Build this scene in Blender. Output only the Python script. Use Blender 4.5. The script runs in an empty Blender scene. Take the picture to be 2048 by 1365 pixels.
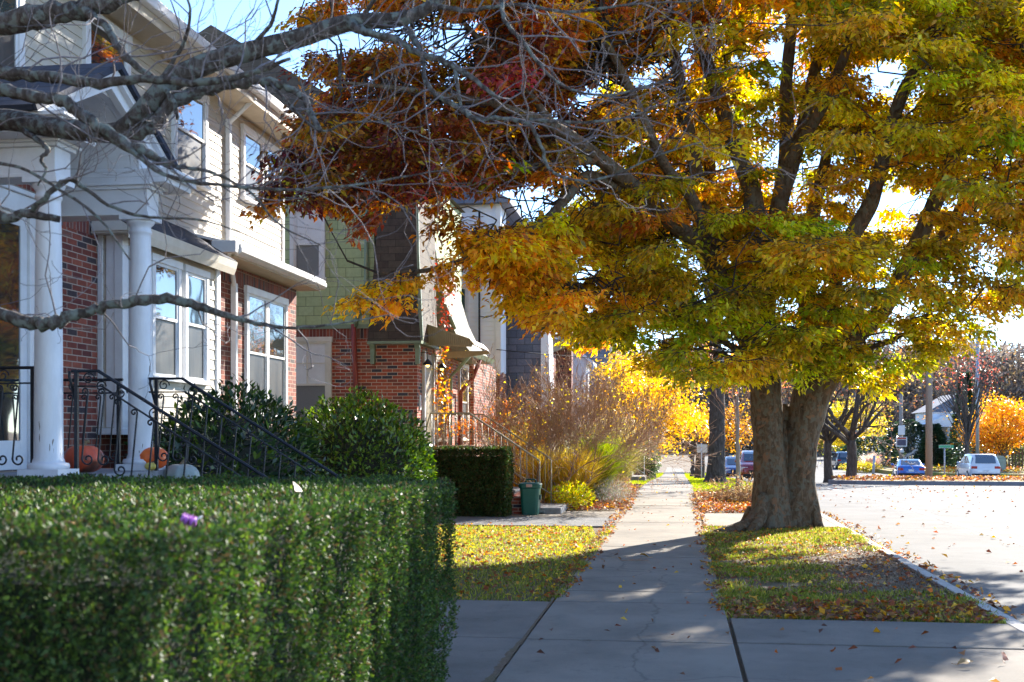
import bpy, bmesh, math, random
import numpy as np
from mathutils import Vector, Matrix
R = math.radians
random.seed(7); rng = np.random.default_rng(11)
scene = bpy.context.scene
C = scene.collection

# ---------------------------------------------------------------- camera, sky, sun, exposure
FPX = 2400.0; H = 1.6; YAW = math.atan(334/FPX); CA, SA = math.cos(YAW), math.sin(YAW)
cd = bpy.data.cameras.new('camera'); cam = bpy.data.objects.new('camera', cd); C.objects.link(cam)
cam.location = (0, 0, H); cam.rotation_euler = (R(90), 0, YAW)
cd.sensor_width = 36; cd.lens = FPX*36/2048; cd.shift_y = (870-682.5)/2048
cd.clip_start = .1; cd.clip_end = 4000
cd.dof.use_dof = True; cd.dof.focus_distance = 20; cd.dof.aperture_fstop = 4.2
scene.camera = cam
SUN_AZ, SUN_EL = R(25), R(27)
wd = bpy.data.worlds.new('World'); scene.world = wd; wd.use_nodes = True
nt = wd.node_tree
bg = nt.nodes['Background']; sky = nt.nodes.new('ShaderNodeTexSky')
sky.sky_type = 'NISHITA'; sky.sun_disc = False; sky.sun_elevation = SUN_EL; sky.sun_rotation = SUN_AZ
sky.altitude = 1800; sky.air_density = 0.9; sky.dust_density = 0.05; sky.ozone_density = 3.0
nt.links.new(sky.outputs[0], bg.inputs[0]); bg.inputs[1].default_value = 0.14
sl = bpy.data.lights.new('sun', 'SUN'); sun = bpy.data.objects.new('sun', sl); C.objects.link(sun)
sl.energy = 5.0; sl.angle = R(.53); sl.color = (1, .93, .82)
sv = Vector((math.sin(SUN_AZ)*math.cos(SUN_EL), math.cos(SUN_AZ)*math.cos(SUN_EL), math.sin(SUN_EL)))
sun.rotation_euler = sv.to_track_quat('Z', 'Y').to_euler(); sun.location = sv*60
scene.view_settings.view_transform = 'Standard'; scene.view_settings.look = 'None'
scene.view_settings.exposure = 1.8; scene.view_settings.gamma = 1
cy = scene.cycles
cy.use_denoising = True; cy.max_bounces = 7; cy.transparent_max_bounces = 8; cy.diffuse_bounces = 3
cy.glossy_bounces = 3; cy.transmission_bounces = 4; cy.caustics_reflective = False; cy.caustics_refractive = False

# ---------------------------------------------------------------- helpers
def ray(px, py):
    u = (px-1024)/FPX; v = (870-py)/FPX
    return np.array([u*CA-SA, u*SA+CA, v])
def atD(px, py, D): return np.array([0, 0, H])+ray(px, py)*D
def atX(px, py, X): r = ray(px, py); return np.array([0, 0, H])+r*(X/r[0])
def atY(px, py, Y): r = ray(px, py); return np.array([0, 0, H])+r*(Y/r[1])
def gz(y):
    def ss(a, b, t):
        t = max(0, min(1, (t-a)/(b-a))); return t*t*(3-2*t)
    return -1.6*ss(26, 108, y)-.5*ss(108, 300, y)+9*ss(320, 900, y)
def onG(px, D):
    p = atD(px, 870, D); return np.array([p[0], p[1], gz(p[1])])

class MB:
    def __init__(s): s.v = []; s.f = []; s.sm = []
    def add(s, vs, fs, smooth=False):
        o = len(s.v); s.v += [tuple(map(float, v)) for v in vs]
        s.f += [tuple(i+o for i in f) for f in fs]; s.sm += [smooth]*len(fs); return s
    def box(s, x0, x1, y0, y1, z0, z1):
        v = [(x, y, z) for z in (z0, z1) for y in (y0, y1) for x in (x0, x1)]
        return s.add(v, [(0, 2, 3, 1), (4, 5, 7, 6), (0, 1, 5, 4), (2, 6, 7, 3), (0, 4, 6, 2), (1, 3, 7, 5)])
    def prism(s, poly, axis, a, b):
        # poly: 2-D points in the other two axes (in axis order), extruded from a to b
        def p3(p, t):
            l = list(p); l.insert(axis, t); return l
        n = len(poly)
        v = [p3(p, a) for p in poly]+[p3(p, b) for p in poly]
        f = [tuple(range(n))[::-1], tuple(range(n, 2*n))]+[(i, (i+1) % n, (i+1) % n+n, i+n) for i in range(n)]
        return s.add(v, f)
    def tube(s, pts, rad, n=8, cap=True, smooth=True, squash=None, jit=0):
        pts = [Vector(p) for p in pts]
        if not hasattr(rad, '__len__'): rad = [rad]*len(pts)
        v = []; f = []; up = Vector((0, 0, 1)); prev = None
        for i, p in enumerate(pts):
            d = (pts[min(i+1, len(pts)-1)]-pts[max(i-1, 0)])
            if d.length < 1e-9: d = Vector((0, 0, 1))
            d.normalize()
            if prev is None:
                a = d.cross(up if abs(d.z) < .95 else Vector((1, 0, 0))).normalized()
            else:
                a = (prev-d*prev.dot(d)); a = a.normalized() if a.length > 1e-6 else d.orthogonal().normalized()
            prev = a; b = d.cross(a)
            for k in range(n):
                t = 2*math.pi*k/n; r = rad[i]*(1+(random.uniform(-jit, jit) if jit else 0))
                v.append(p+(a*math.cos(t)+b*math.sin(t))*r)
        for i in range(len(pts)-1):
            for k in range(n):
                f.append((i*n+k, i*n+(k+1) % n, (i+1)*n+(k+1) % n, (i+1)*n+k))
        if cap: f += [tuple(range(n))[::-1], tuple(range((len(pts)-1)*n, len(pts)*n))]
        return s.add(v, f, smooth)
    def lathe(s, prof, c, n=20, smooth=True):
        v = [(c[0]+r*math.cos(2*math.pi*k/n), c[1]+r*math.sin(2*math.pi*k/n), c[2]+z) for r, z in prof for k in range(n)]
        f = [(i*n+k, i*n+(k+1) % n, (i+1)*n+(k+1) % n, (i+1)*n+k) for i in range(len(prof)-1) for k in range(n)]
        f += [tuple(range(n))[::-1], tuple(range((len(prof)-1)*n, len(prof)*n))]
        return s.add(v, f, smooth)
    def ball(s, c, r, n=12, m=8):
        prof = [(max(1e-3, math.sin(math.pi*i/m)), -math.cos(math.pi*i/m)) for i in range(m+1)]
        r = r if hasattr(r, '__len__') else (r, r, r)
        v = [(c[0]+r[0]*q*math.cos(2*math.pi*k/n), c[1]+r[1]*q*math.sin(2*math.pi*k/n), c[2]+r[2]*z) for q, z in prof for k in range(n)]
        f = [(i*n+k, i*n+(k+1) % n, (i+1)*n+(k+1) % n, (i+1)*n+k) for i in range(m) for k in range(n)]
        return s.add(v, f, True)
    def build(s, name, mat, parent=None, bevel=0):
        me = bpy.data.meshes.new(name); me.from_pydata(s.v, [], s.f); me.update()
        me.polygons.foreach_set('use_smooth', s.sm)
        me.materials.append(mat)
        o = bpy.data.objects.new(name, me); C.objects.link(o)
        if parent is not None: o.parent = parent; 
        if parent is not None: o.matrix_parent_inverse = parent.matrix_basis.inverted()
        if bevel:
            b = o.modifiers.new('bevel', 'BEVEL'); b.width = bevel; b.segments = 2; b.limit_method = 'ANGLE'
        return o

class Segs:
    """many thin tapered twigs, vectorised"""
    def __init__(s): s.a = []; s.b = []; s.r0 = []; s.r1 = []
    def add(s, p, q, r0, r1): s.a.append(p); s.b.append(q); s.r0.append(r0); s.r1.append(r1)
    def path(s, pts, r0, r1):
        n = len(pts)-1
        for i in range(n): s.add(pts[i], pts[i+1], r0+(r1-r0)*i/n, r0+(r1-r0)*(i+1)/n)
    def build(s, name, mat, parent=None, n=4):
        A = np.array(s.a, float); B = np.array(s.b, float); N = len(A)
        d = B-A; d /= np.linalg.norm(d, axis=1)[:, None]+1e-9
        h = np.where(np.abs(d[:, 2:3]) < .9, np.array([[0, 0, 1.]]), np.array([[1., 0, 0]]))
        u = np.cross(d, h); u /= np.linalg.norm(u, axis=1)[:, None]; w = np.cross(d, u)
        V = np.zeros((N, 2*n, 3))
        for k in range(n):
            t = 2*math.pi*k/n; o = u*math.cos(t)+w*math.sin(t)
            V[:, k] = A+o*np.array(s.r0)[:, None]; V[:, n+k] = B+o*np.array(s.r1)[:, None]
        F = np.array([[k, (k+1) % n, (k+1) % n+n, k+n] for k in range(n)])
        return quadmesh(name, V.reshape(-1, 3), (F[None]+(np.arange(N)*2*n)[:, None, None]).reshape(-1, 4), mat, parent, smooth=True)

def quadmesh(name, V, F, mat, parent=None, col=None, smooth=False):
    me = bpy.data.meshes.new(name); nv = len(V); nf = len(F)
    me.vertices.add(nv); me.vertices.foreach_set('co', np.ascontiguousarray(V, dtype=np.float32).ravel())
    me.loops.add(nf*4); me.loops.foreach_set('vertex_index', np.ascontiguousarray(F, dtype=np.int32).ravel())
    me.polygons.add(nf); me.polygons.foreach_set('loop_start', np.arange(0, nf*4, 4, dtype=np.int32))
    me.polygons.foreach_set('loop_total', np.full(nf, 4, dtype=np.int32))
    if smooth: me.polygons.foreach_set('use_smooth', np.ones(nf, dtype=bool))
    if col is not None:
        at = me.color_attributes.new('Col', 'FLOAT_COLOR', 'POINT')
        c4 = np.ones((nv, 4), np.float32); c4[:, :3] = col; at.data.foreach_set('color', c4.ravel())
    me.update(); me.validate(); me.materials.append(mat)
    o = bpy.data.objects.new(name, me); C.objects.link(o)
    if parent is not None: o.parent = parent; o.matrix_parent_inverse = parent.matrix_basis.inverted()
    return o

def unit(a): return a/(np.linalg.norm(a, axis=-1, keepdims=True)+1e-9)
def leafcloud(name, P, D, N, L, W, col, mat, parent=None, fold=.15, wide=.42):
    """one folded leaf blade (4 corners) per entry"""
    P = np.asarray(P, float); n = len(P); D = unit(np.asarray(D, float)); S = unit(np.cross(D, N)); N = np.cross(S, D)
    L = np.broadcast_to(np.asarray(L, float), (n,))[:, None]; W = np.broadcast_to(np.asarray(W, float), (n,))[:, None]
    V = np.zeros((n, 4, 3))
    V[:, 0] = P; V[:, 1] = P+D*L*wide+S*W/2+N*W*fold; V[:, 2] = P+D*L-N*W*fold; V[:, 3] = P+D*L*wide-S*W/2+N*W*fold
    F = np.arange(n*4).reshape(n, 4)
    col = np.repeat(np.broadcast_to(col, (n, 3)), 4, axis=0)
    return quadmesh(name, V.reshape(-1, 3), F, mat, parent, col)
def rdir(n, zscale=1., zoff=0.):
    d = rng.normal(size=(n, 3)); d[:, 2] = d[:, 2]*zscale+zoff; return unit(d)
def palette(n, cols, jitter=.15):
    c = np.array(cols, float)[rng.integers(0, len(cols), n)]
    return np.clip(c*(1+rng.normal(0, jitter, (n, 1))), 0.004, .95)

def tag(o, label=None, cat=None, group=None, kind=None):
    if label: o['label'] = label
    if cat: o['category'] = cat
    if group: o['group'] = group
    if kind: o['kind'] = kind
    return o
def thing(name, label, cat, loc=(0, 0, 0), group=None, rotz=0):
    o = bpy.data.objects.new(name, None); C.objects.link(o); o.location = loc; o.rotation_euler = (0, 0, rotz)
    o.empty_display_size = .2
    return tag(o, label, cat, group)
def localbuild(mb, name, mat, parent, bevel=0):
    """mesh given in the parent's own coordinates"""
    o = mb.build(name, mat, None, bevel); o.parent = parent; return o
def copy_tree(root, loc, rotz, label, scale=1, group=None, kids=True):
    r = root.copy(); C.objects.link(r); r.location = loc; r.rotation_euler = (0, 0, rotz); r.scale = (scale,)*3
    r['label'] = label
    if group: r['group'] = group
    for ch in root.children:
        c = ch.copy(); C.objects.link(c); c.parent = r
        for g in ch.children:
            d = g.copy(); C.objects.link(d); d.parent = c
    return r

# ---------------------------------------------------------------- materials
def newmat(name):
    m = bpy.data.materials.new(name); m.use_nodes = True; t = m.node_tree
    return m, t, t.nodes['Principled BSDF']
def nd(t, typ, **k):
    n = t.nodes.new(typ)
    for a, b in k.items():
        if a.startswith('i_'): n.inputs[a[2:].replace('_', ' ')].default_value = b
        else: setattr(n, a, b)
    return n
def ramp(t, stops, interp='LINEAR'):
    n = t.nodes.new('ShaderNodeValToRGB'); n.color_ramp.interpolation = interp; e = n.color_ramp.elements
    while len(e) < len(stops): e.new(.5)
    for i, (p, c) in enumerate(stops):
        e[i].position = p; e[i].color = (*c, 1) if len(c) == 3 else c
    return n
def surf(name, c1, c2=None, scale=8, rough=.6, metal=0, bump=0, bscale=None, detail=6, spec=.5, contrast=(.35, .65), stretch=None, coat=0, c3=None, c3scale=1.2):
    m, t, b = newmat(name); L = t.links.new
    b.inputs['Roughness'].default_value = rough; b.inputs['Metallic'].default_value = metal
    b.inputs['Specular IOR Level'].default_value = spec; b.inputs['Coat Weight'].default_value = coat
    tc = nd(t, 'ShaderNodeTexCoord'); vec = tc.outputs['Object']
    if stretch:
        mp = nd(t, 'ShaderNodeMapping'); mp.inputs['Scale'].default_value = stretch; L(vec, mp.inputs[0]); vec = mp.outputs[0]
    n = nd(t, 'ShaderNodeTexNoise', i_Scale=scale, i_Detail=detail, i_Roughness=.65); L(vec, n.inputs['Vector'])
    if c2 is None: c2 = tuple(x*.8 for x in c1)
    r = ramp(t, [(contrast[0], c1), (contrast[1], c2)]); L(n.outputs[0], r.inputs[0]); out = r.outputs[0]
    if c3:
        n3 = nd(t, 'ShaderNodeTexNoise', i_Scale=c3scale, i_Detail=5); L(tc.outputs['Object'], n3.inputs['Vector'])
        r3 = ramp(t, [(.5, (0, 0, 0)), (.62, (1, 1, 1))]); L(n3.outputs[0], r3.inputs[0])
        mx = nd(t, 'ShaderNodeMixRGB'); L(r3.outputs[0], mx.inputs[0]); L(out, mx.inputs[1]); mx.inputs[2].default_value = (*c3, 1); out = mx.outputs[0]
    L(out, b.inputs['Base Color'])
    if bump:
        n2 = nd(t, 'ShaderNodeTexNoise', i_Scale=bscale or scale*3, i_Detail=6); L(vec, n2.inputs['Vector'])
        bp = nd(t, 'ShaderNodeBump', i_Strength=bump, i_Distance=.02); L(n2.outputs[0], bp.inputs['Height']); L(bp.outputs[0], b.inputs['Normal'])
    return m
def brickmat(name, stops, mortar, w=.213, h=.0677, ms=.006, bump=.6, interp='CONSTANT', offset=.5, rough=.85, grime=.35, squash=1):
    m, t, b = newmat(name); L = t.links.new
    tc = nd(t, 'ShaderNodeTexCoord'); sp = nd(t, 'ShaderNodeSeparateXYZ'); L(tc.outputs['Object'], sp.inputs[0])
    g = nd(t, 'ShaderNodeNewGeometry'); sn = nd(t, 'ShaderNodeSeparateXYZ'); L(g.outputs['True Normal'], sn.inputs[0])
    ab = nd(t, 'ShaderNodeMath', operation='ABSOLUTE'); L(sn.outputs[0], ab.inputs[0])
    gt = nd(t, 'ShaderNodeMath', operation='GREATER_THAN'); L(ab.outputs[0], gt.inputs[0]); gt.inputs[1].default_value = .5
    mx = nd(t, 'ShaderNodeMix'); L(gt.outputs[0], mx.inputs[0]); L(sp.outputs[0], mx.inputs[2]); L(sp.outputs[1], mx.inputs[3])
    cb = nd(t, 'ShaderNodeCombineXYZ'); L(mx.outputs[0], cb.inputs[0]); L(sp.outputs[2], cb.inputs[1])
    br = nd(t, 'ShaderNodeTexBrick', offset=offset); L(cb.outputs[0], br.inputs['Vector'])
    br.inputs['Color1'].default_value = (0, 0, 0, 1); br.inputs['Color2'].default_value = (1, 1, 1, 1); br.inputs['Mortar'].default_value = (.5, .5, .5, 1)
    br.inputs['Scale'].default_value = 1; br.inputs['Brick Width'].default_value = w; br.inputs['Row Height'].default_value = h
    br.inputs['Mortar Size'].default_value = ms; br.inputs['Mortar Smooth'].default_value = .2
    rp = ramp(t, stops, interp); L(br.outputs['Color'], rp.inputs[0])
    n = nd(t, 'ShaderNodeTexNoise', i_Scale=14, i_Detail=8, i_Roughness=.7); L(tc.outputs['Object'], n.inputs['Vector'])
    nr = ramp(t, [(.3, (1-grime,)*3), (.7, (1.1,)*3)]); L(n.outputs[0], nr.inputs[0])
    ml = nd(t, 'ShaderNodeMixRGB', blend_type='MULTIPLY'); ml.inputs[0].default_value = 1; L(rp.outputs[0], ml.inputs[1]); L(nr.outputs[0], ml.inputs[2])
    mm = nd(t, 'ShaderNodeMixRGB'); L(br.outputs['Fac'], mm.inputs[0]); L(ml.outputs[0], mm.inputs[1]); mm.inputs[2].default_value = (*mortar, 1)
    L(mm.outputs[0], b.inputs['Base Color']); b.inputs['Roughness'].default_value = rough
    inv = nd(t, 'ShaderNodeMath', operation='SUBTRACT'); inv.inputs[0].default_value = 1; L(br.outputs['Fac'], inv.inputs[1])
    ad = nd(t, 'ShaderNodeMath', operation='MULTIPLY_ADD'); L(n.outputs[0], ad.inputs[0]); ad.inputs[1].default_value = .35; L(inv.outputs[0], ad.inputs[2])
    bp = nd(t, 'ShaderNodeBump', i_Strength=bump, i_Distance=.008); L(ad.outputs[0], bp.inputs['Height']); L(bp.outputs[0], b.inputs['Normal'])
    return m
def leafmat(name, trans=.45, rough=.45, spec=.35, gain=1.0):
    m, t, b = newmat(name); L = t.links.new
    a = nd(t, 'ShaderNodeVertexColor', layer_name='Col')
    L(a.outputs[0], b.inputs['Base Color']); b.inputs['Roughness'].default_value = rough; b.inputs['Specular IOR Level'].default_value = spec
    tr = nd(t, 'ShaderNodeBsdfTranslucent'); hs = nd(t, 'ShaderNodeHueSaturation', i_Saturation=1.15, i_Value=1.8*gain); L(a.outputs[0], hs.inputs['Color']); L(hs.outputs[0], tr.inputs[0])
    ms = nd(t, 'ShaderNodeMixShader'); ms.inputs[0].default_value = trans; L(b.outputs[0], ms.inputs[1]); L(tr.outputs[0], ms.inputs[2])
    L(ms.outputs[0], t.nodes['Material Output'].inputs[0]); return m
def concmat(name, c1, c2, c3, grain=160, crack=.22, cw=.010):
    m, t, b = newmat(name); L = t.links.new; tc = nd(t, 'ShaderNodeTexCoord'); V = tc.outputs['Object']
    def noise(s, d=8, r=.65): n = nd(t, 'ShaderNodeTexNoise', i_Scale=s, i_Detail=d, i_Roughness=r); L(V, n.inputs['Vector']); return n.outputs[0]
    def mul(a, bb, fac=1.): x = nd(t, 'ShaderNodeMixRGB', blend_type='MULTIPLY'); x.inputs[0].default_value = fac; L(a, x.inputs[1]); L(bb, x.inputs[2]); return x.outputs[0]
    r1 = ramp(t, [(.3, c2), (.62, c1)]); L(noise(.9, 10), r1.inputs[0]); out = r1.outputs[0]
    r2 = ramp(t, [(.56, (1, 1, 1)), (.70, tuple(q/p for p, q in zip(c1, c2)))]); L(noise(3.3, 12, .75), r2.inputs[0]); out = mul(out, r2.outputs[0])
    r3 = ramp(t, [(.3, (.78,)*3), (.7, (1.16,)*3)]); L(noise(grain, 3), r3.inputs[0]); out = mul(out, r3.outputs[0])
    # hairline cracks that wander
    nz = nd(t, 'ShaderNodeTexNoise', i_Scale=1.3, i_Detail=8); L(V, nz.inputs['Vector']); mv = nd(t, 'ShaderNodeMixRGB', blend_type='LINEAR_LIGHT'); mv.inputs[0].default_value = .35; L(V, mv.inputs[1]); L(nz.outputs['Color'], mv.inputs[2])
    vo = nd(t, 'ShaderNodeTexVoronoi', feature='DISTANCE_TO_EDGE', i_Scale=crack); L(mv.outputs[0], vo.inputs['Vector'])
    r4 = ramp(t, [(cw*.3*crack, (.35,)*3), (cw*crack*1.6, (1, 1, 1))]); L(vo.outputs['Distance'], r4.inputs[0]); out = mul(out, r4.outputs[0], .5)
    L(out, b.inputs['Base Color']); b.inputs['Roughness'].default_value = .9; b.inputs['Specular IOR Level'].default_value = .25
    bp = nd(t, 'ShaderNodeBump', i_Strength=.5, i_Distance=.006); L(noise(grain*.6, 8), bp.inputs['Height']); L(bp.outputs[0], b.inputs['Normal'])
    return m
def barkmat(name, c1, c2, c3, scale=6, bump=1., moss=None, spots=None):
    m, t, b = newmat(name); L = t.links.new
    tc = nd(t, 'ShaderNodeTexCoord'); mp = nd(t, 'ShaderNodeMapping'); mp.inputs['Scale'].default_value = (1, 1, .3); L(tc.outputs['Object'], mp.inputs[0])
    n = nd(t, 'ShaderNodeTexNoise', i_Scale=scale*2, i_Detail=10, i_Roughness=.75, i_Distortion=.6); L(mp.outputs[0], n.inputs['Vector'])
    r = ramp(t, [(.3, c1), (.5, c2), (.68, c3)]); L(n.outputs[0], r.inputs[0]); out = r.outputs[0]
    if spots:
        v = nd(t, 'ShaderNodeTexNoise', i_Scale=scale*1.1, i_Detail=3); L(tc.outputs['Object'], v.inputs['Vector'])
        r2 = ramp(t, [(.58, (0, 0, 0)), (.63, (1, 1, 1))]); L(v.outputs[0], r2.inputs[0])
        mx = nd(t, 'ShaderNodeMixRGB'); L(r2.outputs[0], mx.inputs[0]); L(out, mx.inputs[1]); mx.inputs[2].default_value = (*spots, 1); out = mx.outputs[0]
    if moss:
        v = nd(t, 'ShaderNodeTexNoise', i_Scale=scale*1.7, i_Detail=8); L(tc.outputs['Object'], v.inputs['Vector'])
        r2 = ramp(t, [(.5, (0, 0, 0)), (.6, (1, 1, 1))]); L(v.outputs[0], r2.inputs[0])
        mx = nd(t, 'ShaderNodeMixRGB'); L(r2.outputs[0], mx.inputs[0]); L(out, mx.inputs[1]); mx.inputs[2].default_value = (*moss, 1); out = mx.outputs[0]
    L(out, b.inputs['Base Color']); b.inputs['Roughness'].default_value = .9; b.inputs['Specular IOR Level'].default_value = .2
    bp = nd(t, 'ShaderNodeBump', i_Strength=bump, i_Distance=.06); L(n.outputs[0], bp.inputs['Height']); L(bp.outputs[0], b.inputs['Normal'])
    return m
def glassmat(name, col=(.02, .03, .035), rough=.03):
    m, t, b = newmat(name); L = t.links.new
    b.inputs['Base Color'].default_value = (*col, 1); b.inputs['Roughness'].default_value = rough
    b.inputs['Specular IOR Level'].default_value = 1.0; b.inputs['IOR'].default_value = 1.9
    tc = nd(t, 'ShaderNodeTexCoord'); n = nd(t, 'ShaderNodeTexNoise', i_Scale=1.6, i_Detail=1); L(tc.outputs['Object'], n.inputs['Vector'])
    bp = nd(t, 'ShaderNodeBump', i_Strength=.25, i_Distance=.02); L(n.outputs[0], bp.inputs['Height']); L(bp.outputs[0], b.inputs['Normal'])
    return m
def emit(name, col, s):
    m, t, b = newmat(name); b.inputs['Emission Color'].default_value = (*col, 1); b.inputs['Emission Strength'].default_value = s
    b.inputs['Base Color'].default_value = (*col, 1); return m

BR = [(0, (.20, .045, .03)), (.2, (.26, .06, .035)), (.42, (.15, .035, .03)), (.6, (.33, .085, .05)), (.78, (.06, .04, .045)), (.9, (.22, .08, .055))]
MA = dict(
    brick=brickmat('red_brick', BR, (.40, .31, .25)),
    brick2=brickmat('mixed_brick', [(0, (.37, .075, .04)), (.3, (.26, .07, .045)), (.5, (.46, .115, .055)), (.7, (.06, .055, .07)), (.84, (.31, .15, .11)), (.93, (.42, .09, .045))], (.55, .46, .36)),
    soldier=brickmat('soldier_brick', BR, (.30, .24, .2), w=.07, h=.22, offset=0),
    green_shingle=brickmat('green_shingle', [(0, (.36, .43, .22)), (.5, (.42, .49, .27)), (1, (.39, .46, .24))], (.10, .13, .06), w=.33, h=.19, ms=.005, interp='LINEAR', grime=.15, bump=.5),
    brown_shingle=brickmat('brown_shingle', [(0, (.06, .045, .035)), (.5, (.10, .08, .06)), (1, (.075, .055, .045))], (.03, .022, .018), w=.3, h=.14, ms=.005, interp='LINEAR'),
    slate=brickmat('slate_shingle', [(0, (.11, .13, .18)), (.5, (.18, .195, .25)), (1, (.14, .155, .21))], (.06, .07, .09), w=.5, h=.22, ms=.012, interp='LINEAR', grime=.3),
    pale_shingle=brickmat('pale_shingle', [(0, (.24, .23, .18)), (.5, (.30, .29, .23)), (1, (.27, .25, .2))], (.2, .2, .15), w=.3, h=.13, ms=.006, interp='LINEAR'),
    roof=brickmat('dark_roof_shingle', [(0, (.018, .024, .045)), (.5, (.04, .048, .075)), (1, (.028, .035, .06))], (.01, .012, .02), w=.3, h=.11, ms=.006, interp='LINEAR'),
    farbrick=brickmat('far_brick', BR, (.22, .14, .12), w=.25, h=.09, ms=.008),
    siding=surf('cream_siding', (.56, .51, .43), (.50, .45, .37), 3, .55, bump=.05, bscale=60),
    wsiding=surf('white_siding', (.78, .81, .86), (.72, .75, .82), 3, .55),
    white=surf('white_paint', (.74, .75, .77), (.66, .66, .68), 5, .45, bump=.08, bscale=40),
    peel=surf('peeling_white_paint', (.76, .77, .80), (.66, .67, .70), 7, .45, bump=.2, bscale=24, stretch=(1, 1, .35)),
    trim=surf('cream_trim', (.70, .66, .58), (.60, .56, .48), 5, .45),
    soffit=surf('soffit_board', (.52, .44, .33), (.45, .37, .27), 6, .6),
    green=surf('green_trim', (.22, .29, .19), (.18, .24, .16), 8, .5),
    redpipe=surf('red_downspout', (.30, .05, .035), (.22, .04, .03), 10, .5),
    stone=surf('blue_stone', (.30, .30, .31), (.20, .20, .21), 9, .8, bump=.5, bscale=30),
    iron=surf('black_iron', (.012, .014, .02), (.02, .024, .032), 20, .4, .3, bump=.2, bscale=80),
    tanmetal=surf('tan_metal', (.36, .32, .23), (.28, .24, .17), 15, .45),
    awning=surf('awning_metal', (.52, .44, .29), (.44, .36, .22), 8, .5),
    conc=concmat('sidewalk_concrete', (.265, .235, .195), (.175, .155, .13), (.13, .12, .11)),
    conc2=concmat('drive_concrete', (.225, .20, .17), (.145, .13, .11), (.10, .095, .09)),
    asphdrive=surf('worn_asphalt', (.11, .11, .115), (.16, .16, .16), 2.5, .92, bump=.5, bscale=110, detail=12),
    kerb=surf('kerb_stone', (.46, .44, .41), (.33, .31, .29), 5, .85, bump=.3, bscale=80),
    asphalt=concmat('road_asphalt', (.145, .142, .14), (.095, .094, .093), (.10, .10, .10), grain=90, crack=.16, cw=.02),
    line=surf('road_paint', (.62, .61, .58), (.38, .38, .37), 30, .75, contrast=(.55, .75)),
    soil=surf('soil', (.10, .065, .04), (.19, .13, .08), 30, .95, bump=1., bscale=60, detail=12, c3=(.13, .10, .05), c3scale=2.0),
    lawnfar=surf('far_lawn', (.16, .20, .03), (.30, .24, .05), 1.2, .95, bump=.5, bscale=30, detail=12, c3=(.34, .20, .06), c3scale=.25),
    leafbed=surf('leaf_bed', (.26, .13, .05), (.38, .24, .10), 9, .95, bump=.8, bscale=40, detail=12, c3=(.20, .18, .05), c3scale=.5),
    glass=glassmat('window_glass'), screen=surf('window_screen', (.03, .032, .034), (.085, .08, .072), 1.6, .35, stretch=(1, 3, .6)), carglass=glassmat('car_glass', (.01, .02, .04), .05),
    curtain=surf('window_blind', (.32, .30, .25), (.24, .22, .18), 3, .7, stretch=(1, 1, 12)),
    rubber=surf('rubber', (.012, .012, .013), (.02, .02, .02), 30, .8),
    chrome=surf('rim_metal', (.5, .5, .52), (.35, .35, .36), 30, .35, .8),
    tail=surf('tail_lamp', (.5, .01, .015), (.3, .005, .01), 30, .15), lamp=surf('head_lamp', (.75, .77, .8), (.5, .5, .55), 30, .1),
    amber=surf('amber_lamp', (.8, .3, .05), None, 30, .2),
    bark=barkmat('zelkova_bark', (.035, .020, .011), (.14, .092, .058), (.25, .19, .135), 7, 1., moss=(.16, .14, .105), spots=(.24, .13, .075)),
    bark2=barkmat('grey_bark', (.035, .028, .024), (.09, .075, .065), (.16, .14, .125), 6, 1.),
    twig=barkmat('mossy_bark', (.03, .024, .022), (.13, .11, .10), (.30, .29, .29), 12, 1., moss=(.26, .30, .28)),
    fineTwig=surf('fine_twig', (.11, .095, .10), (.21, .19, .21), 30, .8),
    browntwig=surf('brown_twig', (.28, .17, .11), (.42, .27, .18), 30, .8),
    redtwig=surf('greybrown_twig', (.17, .13, .115), (.26, .21, .19), 30, .8),
    pole=surf('weathered_pole', (.22, .185, .16), (.33, .29, .26), 14, .9, stretch=(6, 6, .3), bump=.4),
    galv=surf('galvanised', (.42, .44, .47), (.35, .37, .4), 20, .45, .5),
    leaf=leafmat('autumn_leaf', .56, .38, .5, 1.15), hedge=leafmat('hedge_leaf', .25, .55, .3), broad=leafmat('broad_leaf', .25, .3, .5),
    grass=leafmat('grass_blade', .45, .5, .3), litter=leafmat('fallen_leaf', .25, .6, .25),
)
def textobj(s, size, loc, rot, mat, name, parent=None, ext=.002):
    cu = bpy.data.curves.new(name, 'FONT'); cu.body = s; cu.size = size; cu.extrude = ext; cu.align_x = 'CENTER'; cu.align_y = 'CENTER'
    tmp = bpy.data.objects.new(name, cu); C.objects.link(tmp); bpy.context.view_layer.update()
    me = bpy.data.meshes.new_from_object(tmp.evaluated_get(bpy.context.evaluated_depsgraph_get())); bpy.data.objects.remove(tmp)
    o = bpy.data.objects.new(name, me); C.objects.link(o); me.materials.clear(); me.materials.append(mat); o.location = loc; o.rotation_euler = rot
    if parent is not None: o.parent = parent
    return o
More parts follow.
